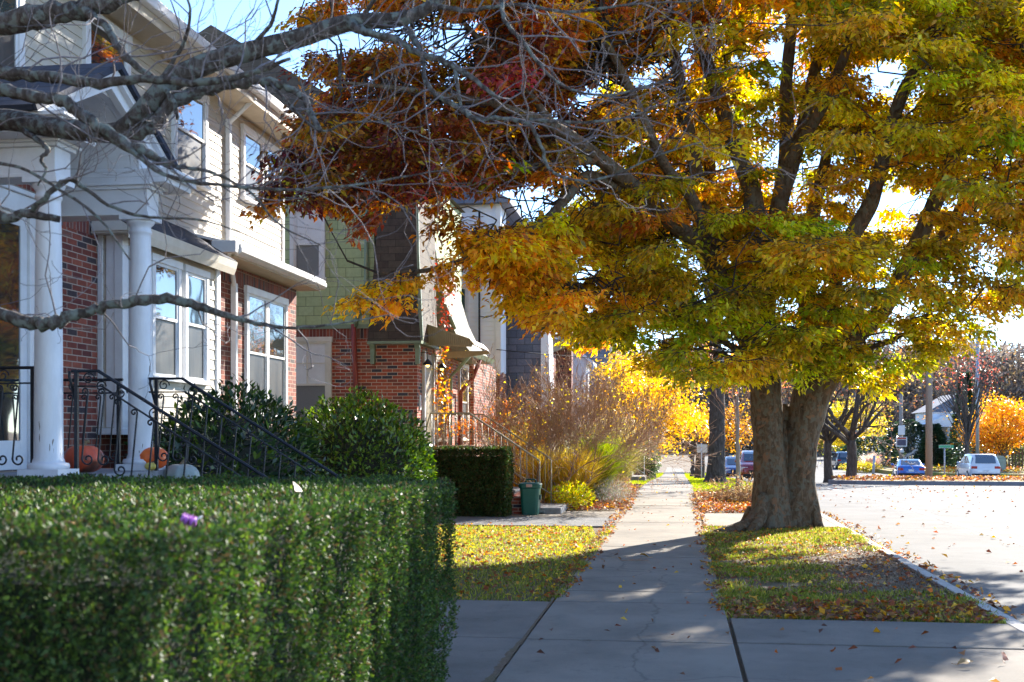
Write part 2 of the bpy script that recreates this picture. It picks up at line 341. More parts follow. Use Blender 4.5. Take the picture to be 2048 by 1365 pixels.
# ================================================================ ground, road, pavements
ys = list(np.concatenate([np.arange(-12, 24, 2), np.arange(24, 130, 3), np.arange(130, 330, 15), np.arange(330, 1500, 80), [3000]]))
xs = [-2000, -300, -60, -20, -6, 2.74, 2.76, 20, 60, 300, 2000]
m = MB(); v = []
for y in ys:
    for x in xs: v.append((x, y, gz(y)-.02-(.14 if x > 2.75 else 0)))
n = len(xs); f = [(j*n+i, j*n+i+1, (j+1)*n+i+1, (j+1)*n+i) for j in range(len(ys)-1) for i in range(n-1)]
m.add(v, f); tag(m.build('ground', MA['soil']), kind='structure')
def strip(name, mat, x0, x1, yl, dz, t=.02, kind='structure'):
    m = MB(); v = []
    for y in yl: v += [(x0, y, gz(y)+dz), (x1, y, gz(y)+dz)]
    m.add(v, [(2*j, 2*j+1, 2*j+3, 2*j+2) for j in range(len(yl)-1)])
    return tag(m.build(name, mat), kind=kind)
yr = [y for y in ys if y >= -12 and y <= 330]
strip('road', MA['asphalt'], 2.9, 60, yr, -.135)
strip('lane_line', MA['line'], 5.32, 5.43, [y for y in yr if y < 48], -.131)
# kerb with joints
m = MB()
y = -6
while y < 120:
    y1 = y+2.4
    j = random.uniform(-.008, .008)
    m.prism([(2.75, gz(y)-.3), (2.9, gz(y)-.3), (2.9+j, gz(y)-.012), (2.885+j, gz(y)+.004), (2.75+j, gz(y)+.006)], 1, y+.006, y1-.006) if False else None
    a, b = gz(y), gz(y1)
    v = [(2.75, y+.006, a-.3), (2.905+j, y+.006, a-.3), (2.90+j, y+.006, a), (2.75+j, y+.006, a+.012),
         (2.75, y1-.006, b-.3), (2.905+j, y1-.006, b-.3), (2.90+j, y1-.006, b), (2.75+j, y1-.006, b+.012)]
    m.add(v, [(0, 1, 2, 3), (7, 6, 5, 4), (1, 5, 6, 2), (2, 6, 7, 3), (3, 7, 4, 0)])
    y = y1
tag(m.build('kerb', MA['kerb'], bevel=.012), kind='structure')
# sidewalk slabs: joints measured along the walk
def slab(m, x0, x1, y0, y1, dz=0, g=.010, tilt=0):
    a, b = gz(y0)+.012+dz, gz(y1)+.012+dz
    v = [(x0+g, y0+g, a), (x1-g, y0+g, a+tilt), (x1-g, y1-g, b+tilt), (x0+g, y1-g, b)]
    v += [(p[0], p[1], p[2]-.1) for p in v]
    m.add(v, [(0, 1, 2, 3), (0, 4, 5, 1), (1, 5, 6, 2), (2, 6, 7, 3), (3, 7, 4, 0)])
m = MB(); yj = [-4, 1.6, 3.4, 5.4, 7.4, 9.27, 11.40, 12.2, 13.9, 15.7, 17.1, 19.2, 21.9, 23.6]
while yj[-1] < 118: yj.append(yj[-1]+1.75)
for i in range(len(yj)-1):
    slab(m, -1.19, .42, yj[i], yj[i+1], random.uniform(-.004, .004), tilt=random.uniform(-.004, .004))
tag(m.build('sidewalk', MA['conc'], bevel=.006), kind='structure')
m = MB()
for x0, x1 in ((-2.7, -1.2), (-4.2, -2.7)):
    slab(m, x0, x1, 7.0, 9.27, random.uniform(-.004, .004)); slab(m, x0, x1, 9.27, 11.35, random.uniform(-.004, .004))
slab(m, .43, 2.74, 6.9, 9.3); slab(m, .43, 2.74, 9.32, 10.55, .003); slab(m, .43, 2.74, 4.6, 6.9)
tag(m.build('front_walk', MA['conc2'], bevel=.006), kind='structure')
m = MB(); slab(m, .43, 2.74, 21.2, 24.6, .003)
for k in range(3): slab(m, -2.9-k*1.7, -1.2-k*1.7, 23.1, 24.9, .002*k)
tag(m.build('neighbour_walk', MA['conc'], bevel=.006), kind='structure')
m = MB(); slab(m, -6.6, -1.2, 20.9, 23.1, -.002)
tag(m.build('driveway', MA['asphdrive']), kind='structure')
# cracked seam of dirt beside the walk
m = MB(); pts = []
yy = 5.0
while yy < 20.8:
    nr = yy < 9.2
    wl_ = (.012+.03*abs(math.sin(yy*1.9+.6))*max(0, (8.8-yy)/2)+random.uniform(0, .03)) if nr else random.uniform(.004, .03)*(yy > 11.4)+.006; wr_ = random.uniform(.0, .03 if nr else .012)+.004
    pts.append((-1.205-wl_, -1.195+wr_, yy)); yy += .045 if nr else .09
m.add([(a, y, .0165) for a, b, y in pts]+[(b, y, .0165) for a, b, y in pts], [(i, i+len(pts), i+1+len(pts), i+1) for i in range(len(pts)-1)])
tag(m.build('dirt_seam', MA['soil']), kind='structure')
# traffic island and far verge
def patch(name, poly, h, mat, edge=None):
    m = MB(); n = len(poly); top = [(x, y, gz(y)-.13+h) for x, y in poly]; bot = [(x, y, gz(y)-.3) for x, y in poly]
    cx = sum(p[0] for p in poly)/n; cyy = sum(p[1] for p in poly)/n
    v = top+bot+[(cx, cyy, gz(cyy)-.13+h*1.6)]
    f = [(i, (i+1) % n, 2*n) for i in range(n)]+[(i, i+n, (i+1) % n+n, (i+1) % n) for i in range(n)]
    m.add(v, f); return tag(m.build(name, mat), kind='structure')
isl = [(6.6, 55), (7.6, 53.4), (10, 52.6), (14, 52.2), (18, 50.5), (26, 48.2), (46, 47), (46, 60), (22, 61), (12, 60.5), (7.5, 58.5)]
patch('traffic_island', isl, .16, MA['leafbed'])
m = MB(); n = len(isl); ins = [(x*.997+.03, y+.22 if y < 56 else y-.2) for x, y in isl]
v = [(x, y-.02, gz(y)-.13+.17) for x, y in isl]+[(x, y-.03, gz(y)-.3) for x, y in isl]+[(x, y, gz(y)-.13+.175) for x, y in ins]
m.add(v, [(i, (i+1) % n, (i+1) % n+n, i+n) for i in range(n)]+[(i, i+2*n, (i+1) % n+2*n, (i+1) % n) for i in range(n)])
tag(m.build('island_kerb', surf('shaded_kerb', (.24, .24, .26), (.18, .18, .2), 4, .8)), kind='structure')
patch('verge', [(16.6, 122), (17.5, 104), (20.5, 93), (26, 89.5), (70, 88), (90, 150), (60, 200), (26, 190), (19, 150)], .3, MA['lawnfar'])
m = MB(); v = []
for x, y in [(17.4, 112), (19.2, 101), (23, 95.5), (34, 93.2), (60, 92)]: v += [(x, y, gz(y)+.24), (x+.2, y+1.5, gz(y)+.24)]
m.add(v, [(2*i, 2*i+2, 2*i+3, 2*i+1) for i in range(4)]); tag(m.build('far_sidewalk', MA['conc']), kind='structure')

# ---------------------------------------------------------------- grass and litter (nobody could count them)
def vnoise(x, y, s=1., seed=0):
    return (np.sin(x*1.3*s+seed)+np.sin(y*1.7*s+seed*2.1)+np.sin((x+y)*2.3*s+seed)+np.sin((x-y*1.4)*3.1*s+seed*.7))/4
def inpoly(x, y, poly):
    c = np.zeros(len(x), bool); n = len(poly)
    for i in range(n):
        x0, y0 = poly[i]; x1, y1 = poly[(i+1) % n]
        k = ((y0 > y) != (y1 > y)) & (x < (x1-x0)*(y-y0)/(y1-y0+1e-9)+x0); c ^= k
    return c
gzv = np.vectorize(gz)
def grassarea(name, poly, n, cols, h=(.03, .07), thr=-1.2, label=None, bias=0):
    P = np.array(poly); x = rng.uniform(P[:, 0].min(), P[:, 0].max(), n*2); y = P[:, 1].min()+(P[:, 1].max()-P[:, 1].min())*rng.random(n*2)**(1+bias)
    bare = ((x-2.35)/.55)**2+((y-15)/2.6)**2
    k = inpoly(x, y, poly) & (vnoise(x, y, 1.6, 3)+rng.normal(0, .25, n*2) > thr+2.4*np.exp(-bare)); x = x[k][:n]; y = y[k][:n]; n = len(x)
    p = np.stack([x, y, gzv(y)-.02], 1); d = rdir(n, .5, 1.6); L = rng.uniform(*h, n)*(1+.3*vnoise(x, y, 2.5, 1))
    return tag(leafcloud(name, p, d, rdir(n), L, rng.uniform(.004, .009, n)*(1+y/25), palette(n, cols, .25), MA['grass'], fold=0), label, 'grass', kind='stuff')
def litter(name, poly, n, cols, size=(.04, .09), dz=.03, label=None, thr=-2, lift=.02, cat='fallen leaves'):
    P = np.array(poly); x = rng.uniform(P[:, 0].min(), P[:, 0].max(), n*2); y = rng.uniform(P[:, 1].min(), P[:, 1].max(), n*2)
    k = inpoly(x, y, poly) & (vnoise(x, y, 2.2, 5)+rng.normal(0, .3, n*2) > thr); x = x[k][:n]; y = y[k][:n]; n = len(x)
    p = np.stack([x, y, gzv(y)+dz+rng.uniform(0, lift, n)], 1); d = rdir(n, .25); nn = rdir(n, 1, 2.2)
    L = rng.uniform(*size, n)
    return tag(leafcloud(name, p, d, nn, L, L*rng.uniform(.5, .85, n), palette(n, cols, .2), MA['litter'], fold=.25), label, cat, kind='stuff')
GR = [(.13, .18, .02), (.20, .245, .035), (.31, .31, .055), (.36, .31, .09), (.10, .13, .025), (.26, .20, .09)]
LC = [(.62, .30, .04), (.55, .14, .03), (.38, .12, .04), (.70, .42, .06), (.28, .14, .07), (.30, .10, .06)]
LB = [(.20, .09, .05), (.28, .14, .08), (.34, .18, .09), (.15, .07, .05), (.42, .24, .10)]
lawn1 = [(-1.2, 11.42), (-1.2, 20.85), (-7, 20.85), (-7, 11.42)]
lawn1b = [(-1.12, 11.5), (-1.25, 12.5), (-1.14, 14), (-1.3, 16), (-1.2, 18), (-1.5, 20.85), (-7, 20.85), (-7, 11.42)]
grassarea('lawn_grass', lawn1b, 60000, GR+[(.34, .33, .05), (.40, .38, .06)], (.025, .065), label='patchy lawn grass between the two front walks')
litter('lawn_leaves', lawn1b, 2800, LC+[(.74, .5, .08)], (.04, .08), .015, 'yellow and rust leaves strewn over the lawn beside the hedge')
st1 = [(.40, 10.62), (.36, 12), (.44, 14), (.38, 16.5), (.44, 21.1), (2.76, 21.1), (2.76, 10.62)]
grassarea('verge_grass', st1, 52000, GR, (.03, .08), thr=-.22, label='thin green grass of the verge round the big tree')
for nm_, pl_, lb_ in (('walk_edge_grass', [(.36, 10.6), (.36, 21), (.47, 21), (.5, 10.6)], 'ragged grass hanging over the right edge of the sidewalk'), ('lawn_edge_grass', [(-1.22, 11.6), (-1.22, 20.8), (-1.10, 20.8), (-1.13, 11.6)], 'ragged grass hanging over the left edge of the sidewalk'), ('kerb_grass', [(2.68, 10.7), (2.68, 21), (2.82, 21), (2.82, 10.7)], 'grass tufts leaning over the kerb')): grassarea(nm_, pl_, 5000, GR, (.03, .09), thr=.05, label=lb_)
litter('walk_edge_leaves', [(.28, 10.6), (.28, 33), (.5, 33), (.5, 10.6)], 900, LB+LC, (.03, .07), .018, 'dead leaves drifted along the right edge of the sidewalk', thr=.1, lift=.03)
litter('walk_left_leaves', [(-1.3, 11.6), (-1.3, 33), (-1.05, 33), (-1.05, 11.6)], 800, LB+LC, (.03, .07), .018, 'dead leaves drifted along the left edge of the sidewalk', thr=.1, lift=.03)
litter('verge_leaves', st1, 1500, LB+LC, (.035, .08), .012, 'brown leaves and bark bits littering the verge near the big tree')
litter('bark_bits', [(1.5, 11.5), (1.2, 14), (1.6, 18), (2.74, 18.5), (2.74, 11)], 5000, [(.16, .09, .06), (.24, .15, .10), (.10, .06, .04), (.34, .25, .18)], (.012, .035), .0, 'crumbs of bark and broken leaf over the bare soil by the kerb')
litter('verge_edge_leaves', [(.5, 10.6), (.5, 11.6), (2.7, 11.8), (2.7, 10.6)], 900, LB+LC, (.04, .09), .012, 'dense row of dead leaves where the verge meets the near apron')
st2 = [(.42, 24.7), (2.74, 24.7), (2.74, 33), (.42, 33)]
litter('bed_leaves', st2, 7000, LC+LB+[(.45, .10, .04)], (.05, .10), .02, 'rust and orange leaves heaped round the dried clump', lift=.1)
grassarea('far_verge_grass', [(.45, 31), (2.74, 31), (2.74, 100), (.45, 100)], 60000, [(.20, .30, .02), (.30, .36, .03), (.38, .38, .04)], (.05, .10), label='bright green verge grass beyond the dried clump', bias=.6)
grassarea('far_yard_grass', [(-1.25, 40), (-1.25, 100), (-5, 100), (-5, 40)], 40000, [(.18, .26, .02), (.30, .36, .03), (.38, .34, .05)], (.05, .10), label='bright green yard grass left of the far sidewalk', bias=.5)
bed = [(-1.0, 25.1), (-1.1, 28), (-1.25, 33), (-1.2, 40), (-4.8, 40), (-4.8, 26.3), (-2.6, 25.1)]
litter('garden_bed_leaves', bed, 9000, LB+[(.34, .06, .05), (.45, .16, .05), (.55, .28, .06)], (.05, .1), .02, 'dark red and brown leaves covering the garden bed past the green bin', lift=.08)
litter('sidewalk_leaves', [(-1.15, 5.5), (.4, 5.5), (.4, 60), (-1.15, 60)], 260, LB+LC, (.03, .075), .018, 'scattered dry leaves on the sidewalk', lift=.03)
litter('apron_leaves', [(.45, 6), (2.7, 6), (2.7, 10.5), (.45, 10.5)], 34, LB+LC, (.05, .09), .02, 'a few curled leaves on the near apron', lift=.03)
litter('road_leaves', [(3, 9), (20, 30), (20, 50), (3, 50)], 700, LB+LC, (.05, .11), -.13, 'dry leaves blown over the road', lift=.03)
litter('gutter_leaves', [(2.93, 10), (3.3, 12), (3.3, 27), (2.93, 27)], 420, LC+LB, (.05, .09), -.13, 'rust leaves gathered in the gutter along the kerb', thr=.25, lift=.06)
litter('island_leaves', isl, 14000, LC+LB+[(.42, .24, .10)], (.09, .2), .07, 'thick tan and orange leaves covering the traffic island', lift=.15)
litter('verge_far_leaves', [(18, 104), (20.5, 94), (26, 90), (60, 89), (60, 125), (20, 125)], 9000, LC+[(.5, .4, .08), (.3, .3, .05)], (.12, .3), .25, 'yellow and brown leaves over the lawns across the road', lift=.2)

# ================================================================ brick and siding house on the left
def lapwall(m, axis, pos, a0, a1, z0, z1, sgn, e=.11, t=.014):
    """clapboards: each course leans out at its foot. axis 0: wall plane X=pos running along Y; axis 1: plane Y=pos"""
    z = z0
    while z < z1-.01:
        zt = min(z+e, z1)
        q = [(pos+sgn*t, z), (pos+sgn*.002, zt), (pos-sgn*.02, zt), (pos-sgn*.02, z)]
        if axis == 0: v = [(p[0], a, p[1]) for a in (a0, a1) for p in q]
        else: v = [(a, p[0], p[1]) for a in (a0, a1) for p in q]
        m.add(v, [(0, 1, 5, 4), (1, 2, 6, 5), (3, 0, 4, 7), (0, 3, 2, 1), (4, 5, 6, 7)])
        z = zt
def window_x(house, X, y0, y1, z0, z1, sashes=1, trim=.09, frame='white', blind=0, grid=False, label=None):
    """window on a street-facing wall (plane X)"""
    m = MB(); F = MA[frame]
    m.box(X-.02, X+.045, y0, y0+trim, z0, z1); m.box(X-.02, X+.045, y1-trim, y1, z0, z1)
    m.box(X-.02, X+.055, y0-.02, y1+.02, z1, z1+trim*1.1); m.box(X-.02, X+.075, y0-.03, y1+.03, z0-.05, z0)
    n = sashes; w = (y1-y0-2*trim)/n
    for i in range(1, n): m.box(X-.02, X+.04, y0+trim+i*w-.05, y0+trim+i*w+.05, z0, z1)
    fr = m.build('window', F, house, bevel=.006)
    if label: fr['label'] = label
    s = MB(); g = MB(); c = MB(); zm = (z0+z1)/2+.03
    for i in range(n):
        a = y0+trim+i*w+(.05 if i else 0); b = y0+trim+(i+1)*w-(.05 if i < n-1 else 0)
        for (q0, q1, dx) in ((zm-.02, z1, .02), (z0, zm+.02, .008)):
            s.box(X-.005, X+dx+.012, a, a+.035, q0, q1); s.box(X-.005, X+dx+.012, b-.035, b, q0, q1)
            s.box(X-.005, X+dx+.012, a+.035, b-.035, q1-.035, q1); s.box(X-.005, X+dx+.012, a+.035, b-.035, q0, q0+.035)
            (g if q1 == z1 else c).box(X-.004, X+dx, a+.035, b-.035, q0+.035, q1-.035)
    s.build('sash', F, fr); g.build('pane', MA['glass'], fr); c.build('insect_screen', MA['screen'], fr)
    return fr
def window_y(house, Y, x0, x1, z0, z1, trim=.08, frame='trim', grid=False, lower=True, pane='glass'):
    """window on a wall facing the viewer (plane Y, facing -Y)"""
    m = MB()
    m.box(x0, x0+trim, Y-.05, Y+.02, z0, z1); m.box(x1-trim, x1, Y-.05, Y+.02, z0, z1)
    m.box(x0-.02, x1+.02, Y-.055, Y+.02, z1, z1+trim); m.box(x0-.03, x1+.03, Y-.07, Y+.02, z0-.05, z0)
    fr = m.build('window', MA[frame], house, bevel=.006); zm = (z0+z1)/2; a = x0+trim; b = x1-trim
    s = MB()
    for (q0, q1, dx) in ((zm-.02, z1, .025), (z0, zm+.02, .012)):
        s.box(a, a+.04, Y-dx-.01, Y+.005, q0, q1); s.box(b-.04, b, Y-dx-.01, Y+.005, q0, q1)
        s.box(a+.04, b-.04, Y-dx-.01, Y+.005, q1-.04, q1); s.box(a+.04, b-.04, Y-dx-.01, Y+.005, q0, q0+.04)
    if grid:
        s.box((a+b)/2-.012, (a+b)/2+.012, Y-.03, Y, zm, z1-.04); s.box(a+.04, b-.04, Y-.032, Y, (zm+z1)/2-.012, (zm+z1)/2+.012)
    s.build('sash', MA[frame], fr)
    g = MB(); g.box(a+.04, b-.04, Y-.018, Y-.003, zm+.02, z1-.04); g.build('upper_pane', MA['glass'] if pane == 'glass' else MA['white'], fr)
    g = MB(); g.box(a+.04, b-.04, Y-.008, Y-.001, z0+.04, zm-.02); g.build('lower_pane', MA['glass'] if pane == 'glass' else surf('insect_screen', (.16, .165, .17), (.2, .2, .2), 80, .6), fr)
    return fr

FX = -6.3; FX2 = -6.55; YC = 19.25
h1 = thing('brick_house', 'two storey house of red brick and cream siding with a white columned porch', 'house', (-8, 12, 0))
m = MB(); m.box(-13, FX, 1, YC, 0, 4.0-.24); m.box(-6.31, -5.65, 8.05, 10.17, .2, 4.0-.002); m.build('brick_wall', MA['brick'], h1)
m = MB(); m.box(-12.99, FX+.004, 1.01, YC+.003, 4.0-.24, 4.0); m.box(-6.3, -5.646, 8.052, 10.174, 3.62, 3.84) ; m.build('soldier_course', MA['soldier'], h1)
m = MB(); lapwall(m, 0, FX2, 1, 19.3, 4.0, 6.42, 1); m.box(-12.9, FX2-.015, 1, 19.29, 4.0, 6.42); m.build('siding', MA['siding'], h1)
m = MB(); m.box(FX2-.05, FX2+.03, 19.22, 19.33, 4.05, 6.4); m.build('corner_board', MA['white'], h1, .005)
m = MB()
for k in range(5): m.box(-6.57, -6.14, -1+k*4.1, -1+(k+1)*4.1-.005, 6.42, 6.44)
m.box(-6.14, -6.11, -1, 19.5, 6.42, 6.66); m.build('soffit', MA['soffit'], h1)
m = MB(); m.prism([(-6.11, 6.54), (-6.03, 6.56), (-6.01, 6.67), (-6.11, 6.67)], 1, -1, 19.52); m.build('upper_gutter', MA['white'], h1, .01)
m = MB(); m.prism([(-6.09, 6.675), (-6.09, 6.71), (-9.5, 8.7), (-13, 6.71), (-13, 6.675)], 1, -1, 19.6); m.build('roof', MA['roof'], h1)
# lower pent eave beside the bay
m = MB(); m.box(FX-.02, -5.95, 15.5, 19.4, 4.002, 4.03); m.box(-5.97, -5.93, 15.5, 19.4, 4.0, 4.10); m.build('lower_soffit', MA['soffit'], h1)
m = MB(); m.prism([(-5.93, 4.02), (-5.87, 4.03), (-5.83, 4.07), (-5.83, 4.13), (-5.93, 4.13)], 1, 15.5, 19.45); m.box(-6.2, -5.86, 15.35, 15.52, 4.04, 4.2)
m.build('lower_gutter', MA['white'], h1, .008)
m = MB(); m.prism([(-5.84, 4.135), (-5.84, 4.17), (-6.56, 4.34), (-6.56, 4.30)], 1, 15.5, 19.42); m.build('lower_roof', MA['white'], h1)
# bay
m = MB(); lapwall(m, 1, 12.4, FX, -6.04, 1.67, 3.78, -1, .13); lapwall(m, 0, -6.03, 12.42, 15.15, 1.67, 3.78, 1, .13)
m.box(FX, -6.05, 12.43, 15.13, 1.66, 3.79); m.build('bay', MA['siding'], h1)
m = MB()
for x0, x1 in ((FX, -6.24), (-6.2, -6.08)): m.box(x0, x1, 12.37, 12.42, 1.68, 3.78)
m.box(-6.10, -6.0, 12.36, 12.5, 1.66, 3.8); m.box(-6.04, -6.0, 15.05, 15.18, 1.66, 3.8); m.box(FX, -5.99, 12.34, 15.2, 1.60, 1.67); m.build('bay_trim', MA['white'], h1, .006)
m = MB(); m.prism([(-5.83, 3.84), (-5.83, 3.91), (FX2, 4.36), (FX2, 4.28)], 1, 12.2, 15.3); m.build('bay_roof', MA['roof'], h1)
m = MB(); m.box(FX, -5.86, 12.22, 15.28, 3.78, 3.80); m.prism([(-5.86, 3.72), (-5.83, 3.80), (-5.81, 3.89), (-5.86, 3.89)], 1, 12.2, 15.3); m.prism([(-6.28, 3.80), (-5.87, 3.80), (-5.87, 3.86), (-6.28, 4.1)], 1, 12.2, 12.25); m.build('bay_eave', MA['trim'], h1)
window_x(h1, -6.015, 13.05, 13.86, 2.28, 3.6, 1, .08); window_x(h1, -6.015, 13.98, 14.72, 2.28, 3.6, 1, .08); window_x(h1, -6.015, 12.52, 12.94, 2.28, 3.6, 1, .07)
window_x(h1, FX, 16.85, 18.7, 1.9, 3.68, 2, .1)
window_x(h1, FX2+.012, 14.85, 15.98, 5.05, 6.2, 1, .1); window_x(h1, FX2+.012, 17.35, 18.25, 5.2, 6.2, 1, .08); window_x(h1, FX2+.012, 18.35, 19.1, 5.2, 6.2, 1, .08)
window_x(h1, FX2+.012, 12.5, 13.6, 5.0, 6.25, 1, .1); window_x(h1, FX2+.012, 10.1, 11.25, 5.0, 6.25, 1, .1)
m = MB()
m.box(-6.54, -6.47, 16.72, 16.8, 4.1, 6.2); m.tube([(-6.5, 16.76, 6.15), (-6.3, 16.76, 6.32), (-6.1, 16.76, 6.5)], .035, 8); m.build('upper_downspout', MA['white'], h1, .008)
m = MB(); m.box(-6.29, -6.21, 16.28, 16.36, .05, 3.75); m.tube([(-6.25, 16.32, 3.7), (-6.2, 16.1, 3.92), (-6.1, 15.7, 3.98), (-6.0, 15.5, 4.05)], .036, 8); m.build('lower_downspout', MA['white'], h1, .008)
# door into the porch
m = MB(); X = -5.65
m.box(X-.01, X+.05, 8.72, 8.86, 1.28, 3.5); m.box(X-.01, X+.05, 9.78, 9.93, 1.28, 3.5); m.box(X-.01, X+.07, 8.66, 9.98, 3.5, 3.66); m.box(X-.01, X+.10, 8.62, 10.0, 3.66, 3.7)
dr = m.build('door_frame', MA['white'], h1, .008)
m = MB(); m.box(X, X+.02, 8.86, 8.98, 1.3, 3.5); m.box(X, X+.02, 9.68, 9.78, 1.3, 3.5); m.box(X, X+.02, 8.98, 9.68, 3.4, 3.5); m.box(X, X+.02, 8.98, 9.68, 1.3, 1.55); m.build('storm_door', MA['white'], dr, .004)
m = MB(); m.box(X, X+.009, 8.98, 9.68, 1.55, 3.4); m.build('door_pane', MA['glass'], dr)
m = MB(); m.box(-5.648, -5.63, 10.02, 10.36-.2, 3.72, 3.9); pl = m.build('number_plate', MA['white'], h1)
textobj('57', .16, (-5.628, 10.09-.0, 3.80), (R(90), 0, R(90)), MA['iron'], 'house_number', h1, .002).matrix_parent_inverse = h1.matrix_basis.inverted()
# porch floor and steps
m = MB(); m.box(-6.3, -4.75, 8.35, 10.7, 0, 1.19); m.build('porch_base', MA['brick'], h1)
m = MB(); m.box(-6.3, -4.65, 8.25, 10.78, 1.192, 1.28); m.build('porch_slab', MA['stone'], h1, .012)
m = MB(); mt = MB()
for k in range(6):
    x0 = -4.75+.28*k; z = 1.28-.18*(k+1)
    m.box(x0, x0+.28, 8.6, 10.75, 0, z-.05); mt.box(x0-.0, x0+.31, 8.56, 10.79, z-.048, z)
m.build('step_base', MA['brick'], h1); mt.build('step_treads', MA['stone'], h1, .01)
# columns
for cyy in (8.7, 10.3):
    m = MB(); c = (-4.83, cyy, 1.28)
    m.box(c[0]-.165, c[0]+.165, cyy-.165, cyy+.165, 1.281, 1.335)
    m.lathe([(.150, .055), (.158, .075), (.15, .10), (.122, .105), (.118, .125), (.110, .14), (.108, .4), (.104, 1.0), (.098, 1.7), (.091, 2.10), (.091, 2.13), (.101, 2.14), (.101, 2.16), (.092, 2.17), (.092, 2.2), (.118, 2.225), (.13, 2.25)], c, 28)
    m.box(c[0]-.14, c[0]+.14, cyy-.14, cyy+.14, 3.53, 3.57)
    pc = m.build('porch_column', MA['peel'], h1)
    chips = MB()
    for k in range(9 if cyy < 9 else 4):
        a = random.uniform(-2.2, .2); z = 1.28+random.choice([.16, .2, .26, .34, .9, 1.3])+random.uniform(-.03, .05); rr_ = .1095-.011*(z-1.4)/1.7; w_ = random.uniform(.03, .11); h_ = random.uniform(.015, .06)
        q = [(a+w_*math.cos(t)*random.uniform(.6, 1), z+h_*math.sin(t)*random.uniform(.6, 1)) for t in [i_*2*math.pi/9 for i_ in range(9)]]
        chips.add([(c[0]+rr_*math.cos(b_), cyy+rr_*math.sin(b_), z_) for b_, z_ in q], [tuple(range(9))])
    chips.build('bare_patches', MA['pole'], pc)['kind'] = 'stuff'
# entablature beams running from wall to columns, cornice returns
def ring(m, cyy, z0, z1, e): m.box(-5.66, -4.70+e, cyy-.13-e, cyy+.13+e, z0, z1)
for cyy in (8.7, 10.3):
    m = MB(); ring(m, cyy, 3.571, 3.60, .0); ring(m, cyy, 3.60, 3.80, -.012); ring(m, cyy, 3.80, 3.83, .02); ring(m, cyy, 3.83, 3.85, .05)
    m.build('porch_beam', MA['white'], h1, .004)
    m = MB(); s = -1 if cyy < 9 else 1
    y0, y1 = (cyy-.40, cyy+.16) if s < 0 else (cyy-.16, cyy+.40)
    m.box(-5.66, -4.52, y0, y1, 3.85, 3.90); m.box(-5.66, -4.48, y0-(.04 if s < 0 else 0), y1+(.04 if s > 0 else 0), 3.90, 3.945); m.box(-5.66, -4.45, y0-(.07 if s < 0 else 0), y1+(.07 if s > 0 else 0), 3.945, 3.975)
    m.build('cornice', MA['white'], h1, .005)
# arched pediment (front plane X=-4.6) with barrel vault
m = MB(); AR = .69; AC = (9.5, 3.80); n = 20; apex = (9.5, 4.58)
out = []
for i in range(n+1):
    t = math.pi*i/n; yv = AC[0]-AR*math.cos(t); zv = AC[1]+.07+AR*.86*math.sin(t)
    # straight rake above
    out.append(((yv, zv), (yv, 3.95+(apex[1]-3.95)*(1-abs(yv-9.5)/1.12))))
for X0, X1 in ((-4.86, -4.78),):
    for i in range(n):
        (a, b), (c, d) = out[i], out[i+1]
        q = [a, c, d, b]; m.prism(q, 0, X0, X1)
m.prism([(8.36, 3.975), (8.81, 3.975), (8.81, 4.25)], 0, -4.86, -4.78); m.prism([(10.64, 3.975), (10.19, 3.975), (10.19, 4.25)], 0, -4.86, -4.78)
m.build('pediment', MA['white'], h1)
m = MB()
for s in (-1, 1):
    ye = 9.5+s*1.22
    q = [(9.5, 4.50), (9.5, 4.64), (ye, 4.02), (ye, 3.93)]
    m.prism(q, 0, -4.78, -4.71)
    q = [(9.5, 4.60), (9.5, 4.66), (9.5+s*1.27, 4.02), (9.5+s*1.25, 3.97)]
    m.prism(q, 0, -4.71, -4.66)
m.build('rake_board', MA['white'], h1, .004)
m = MB()
for i in range(n):
    t0, t1 = math.pi*i/n, math.pi*(i+1)/n
    a = [(AC[0]-r*math.cos(t), AC[1]+.07+r*.86*math.sin(t)) for t in (t0, t1) for r in (AR, AR+.05)]
    m.prism([a[0], a[2], (a[3][0], a[3][1]-.004), (a[1][0], a[1][1]-.004)], 0, -5.66, -4.865)
m.build('porch_vault', MA['white'], h1)
m = MB()
for s in (-1, 1):
    m.prism([(9.5, 4.665), (9.5, 4.72), (9.5+s*1.36, 4.0), (9.5+s*1.33, 3.96)], 0, -6.55, -4.62)
m.build('porch_roof', MA['roof'], h1)

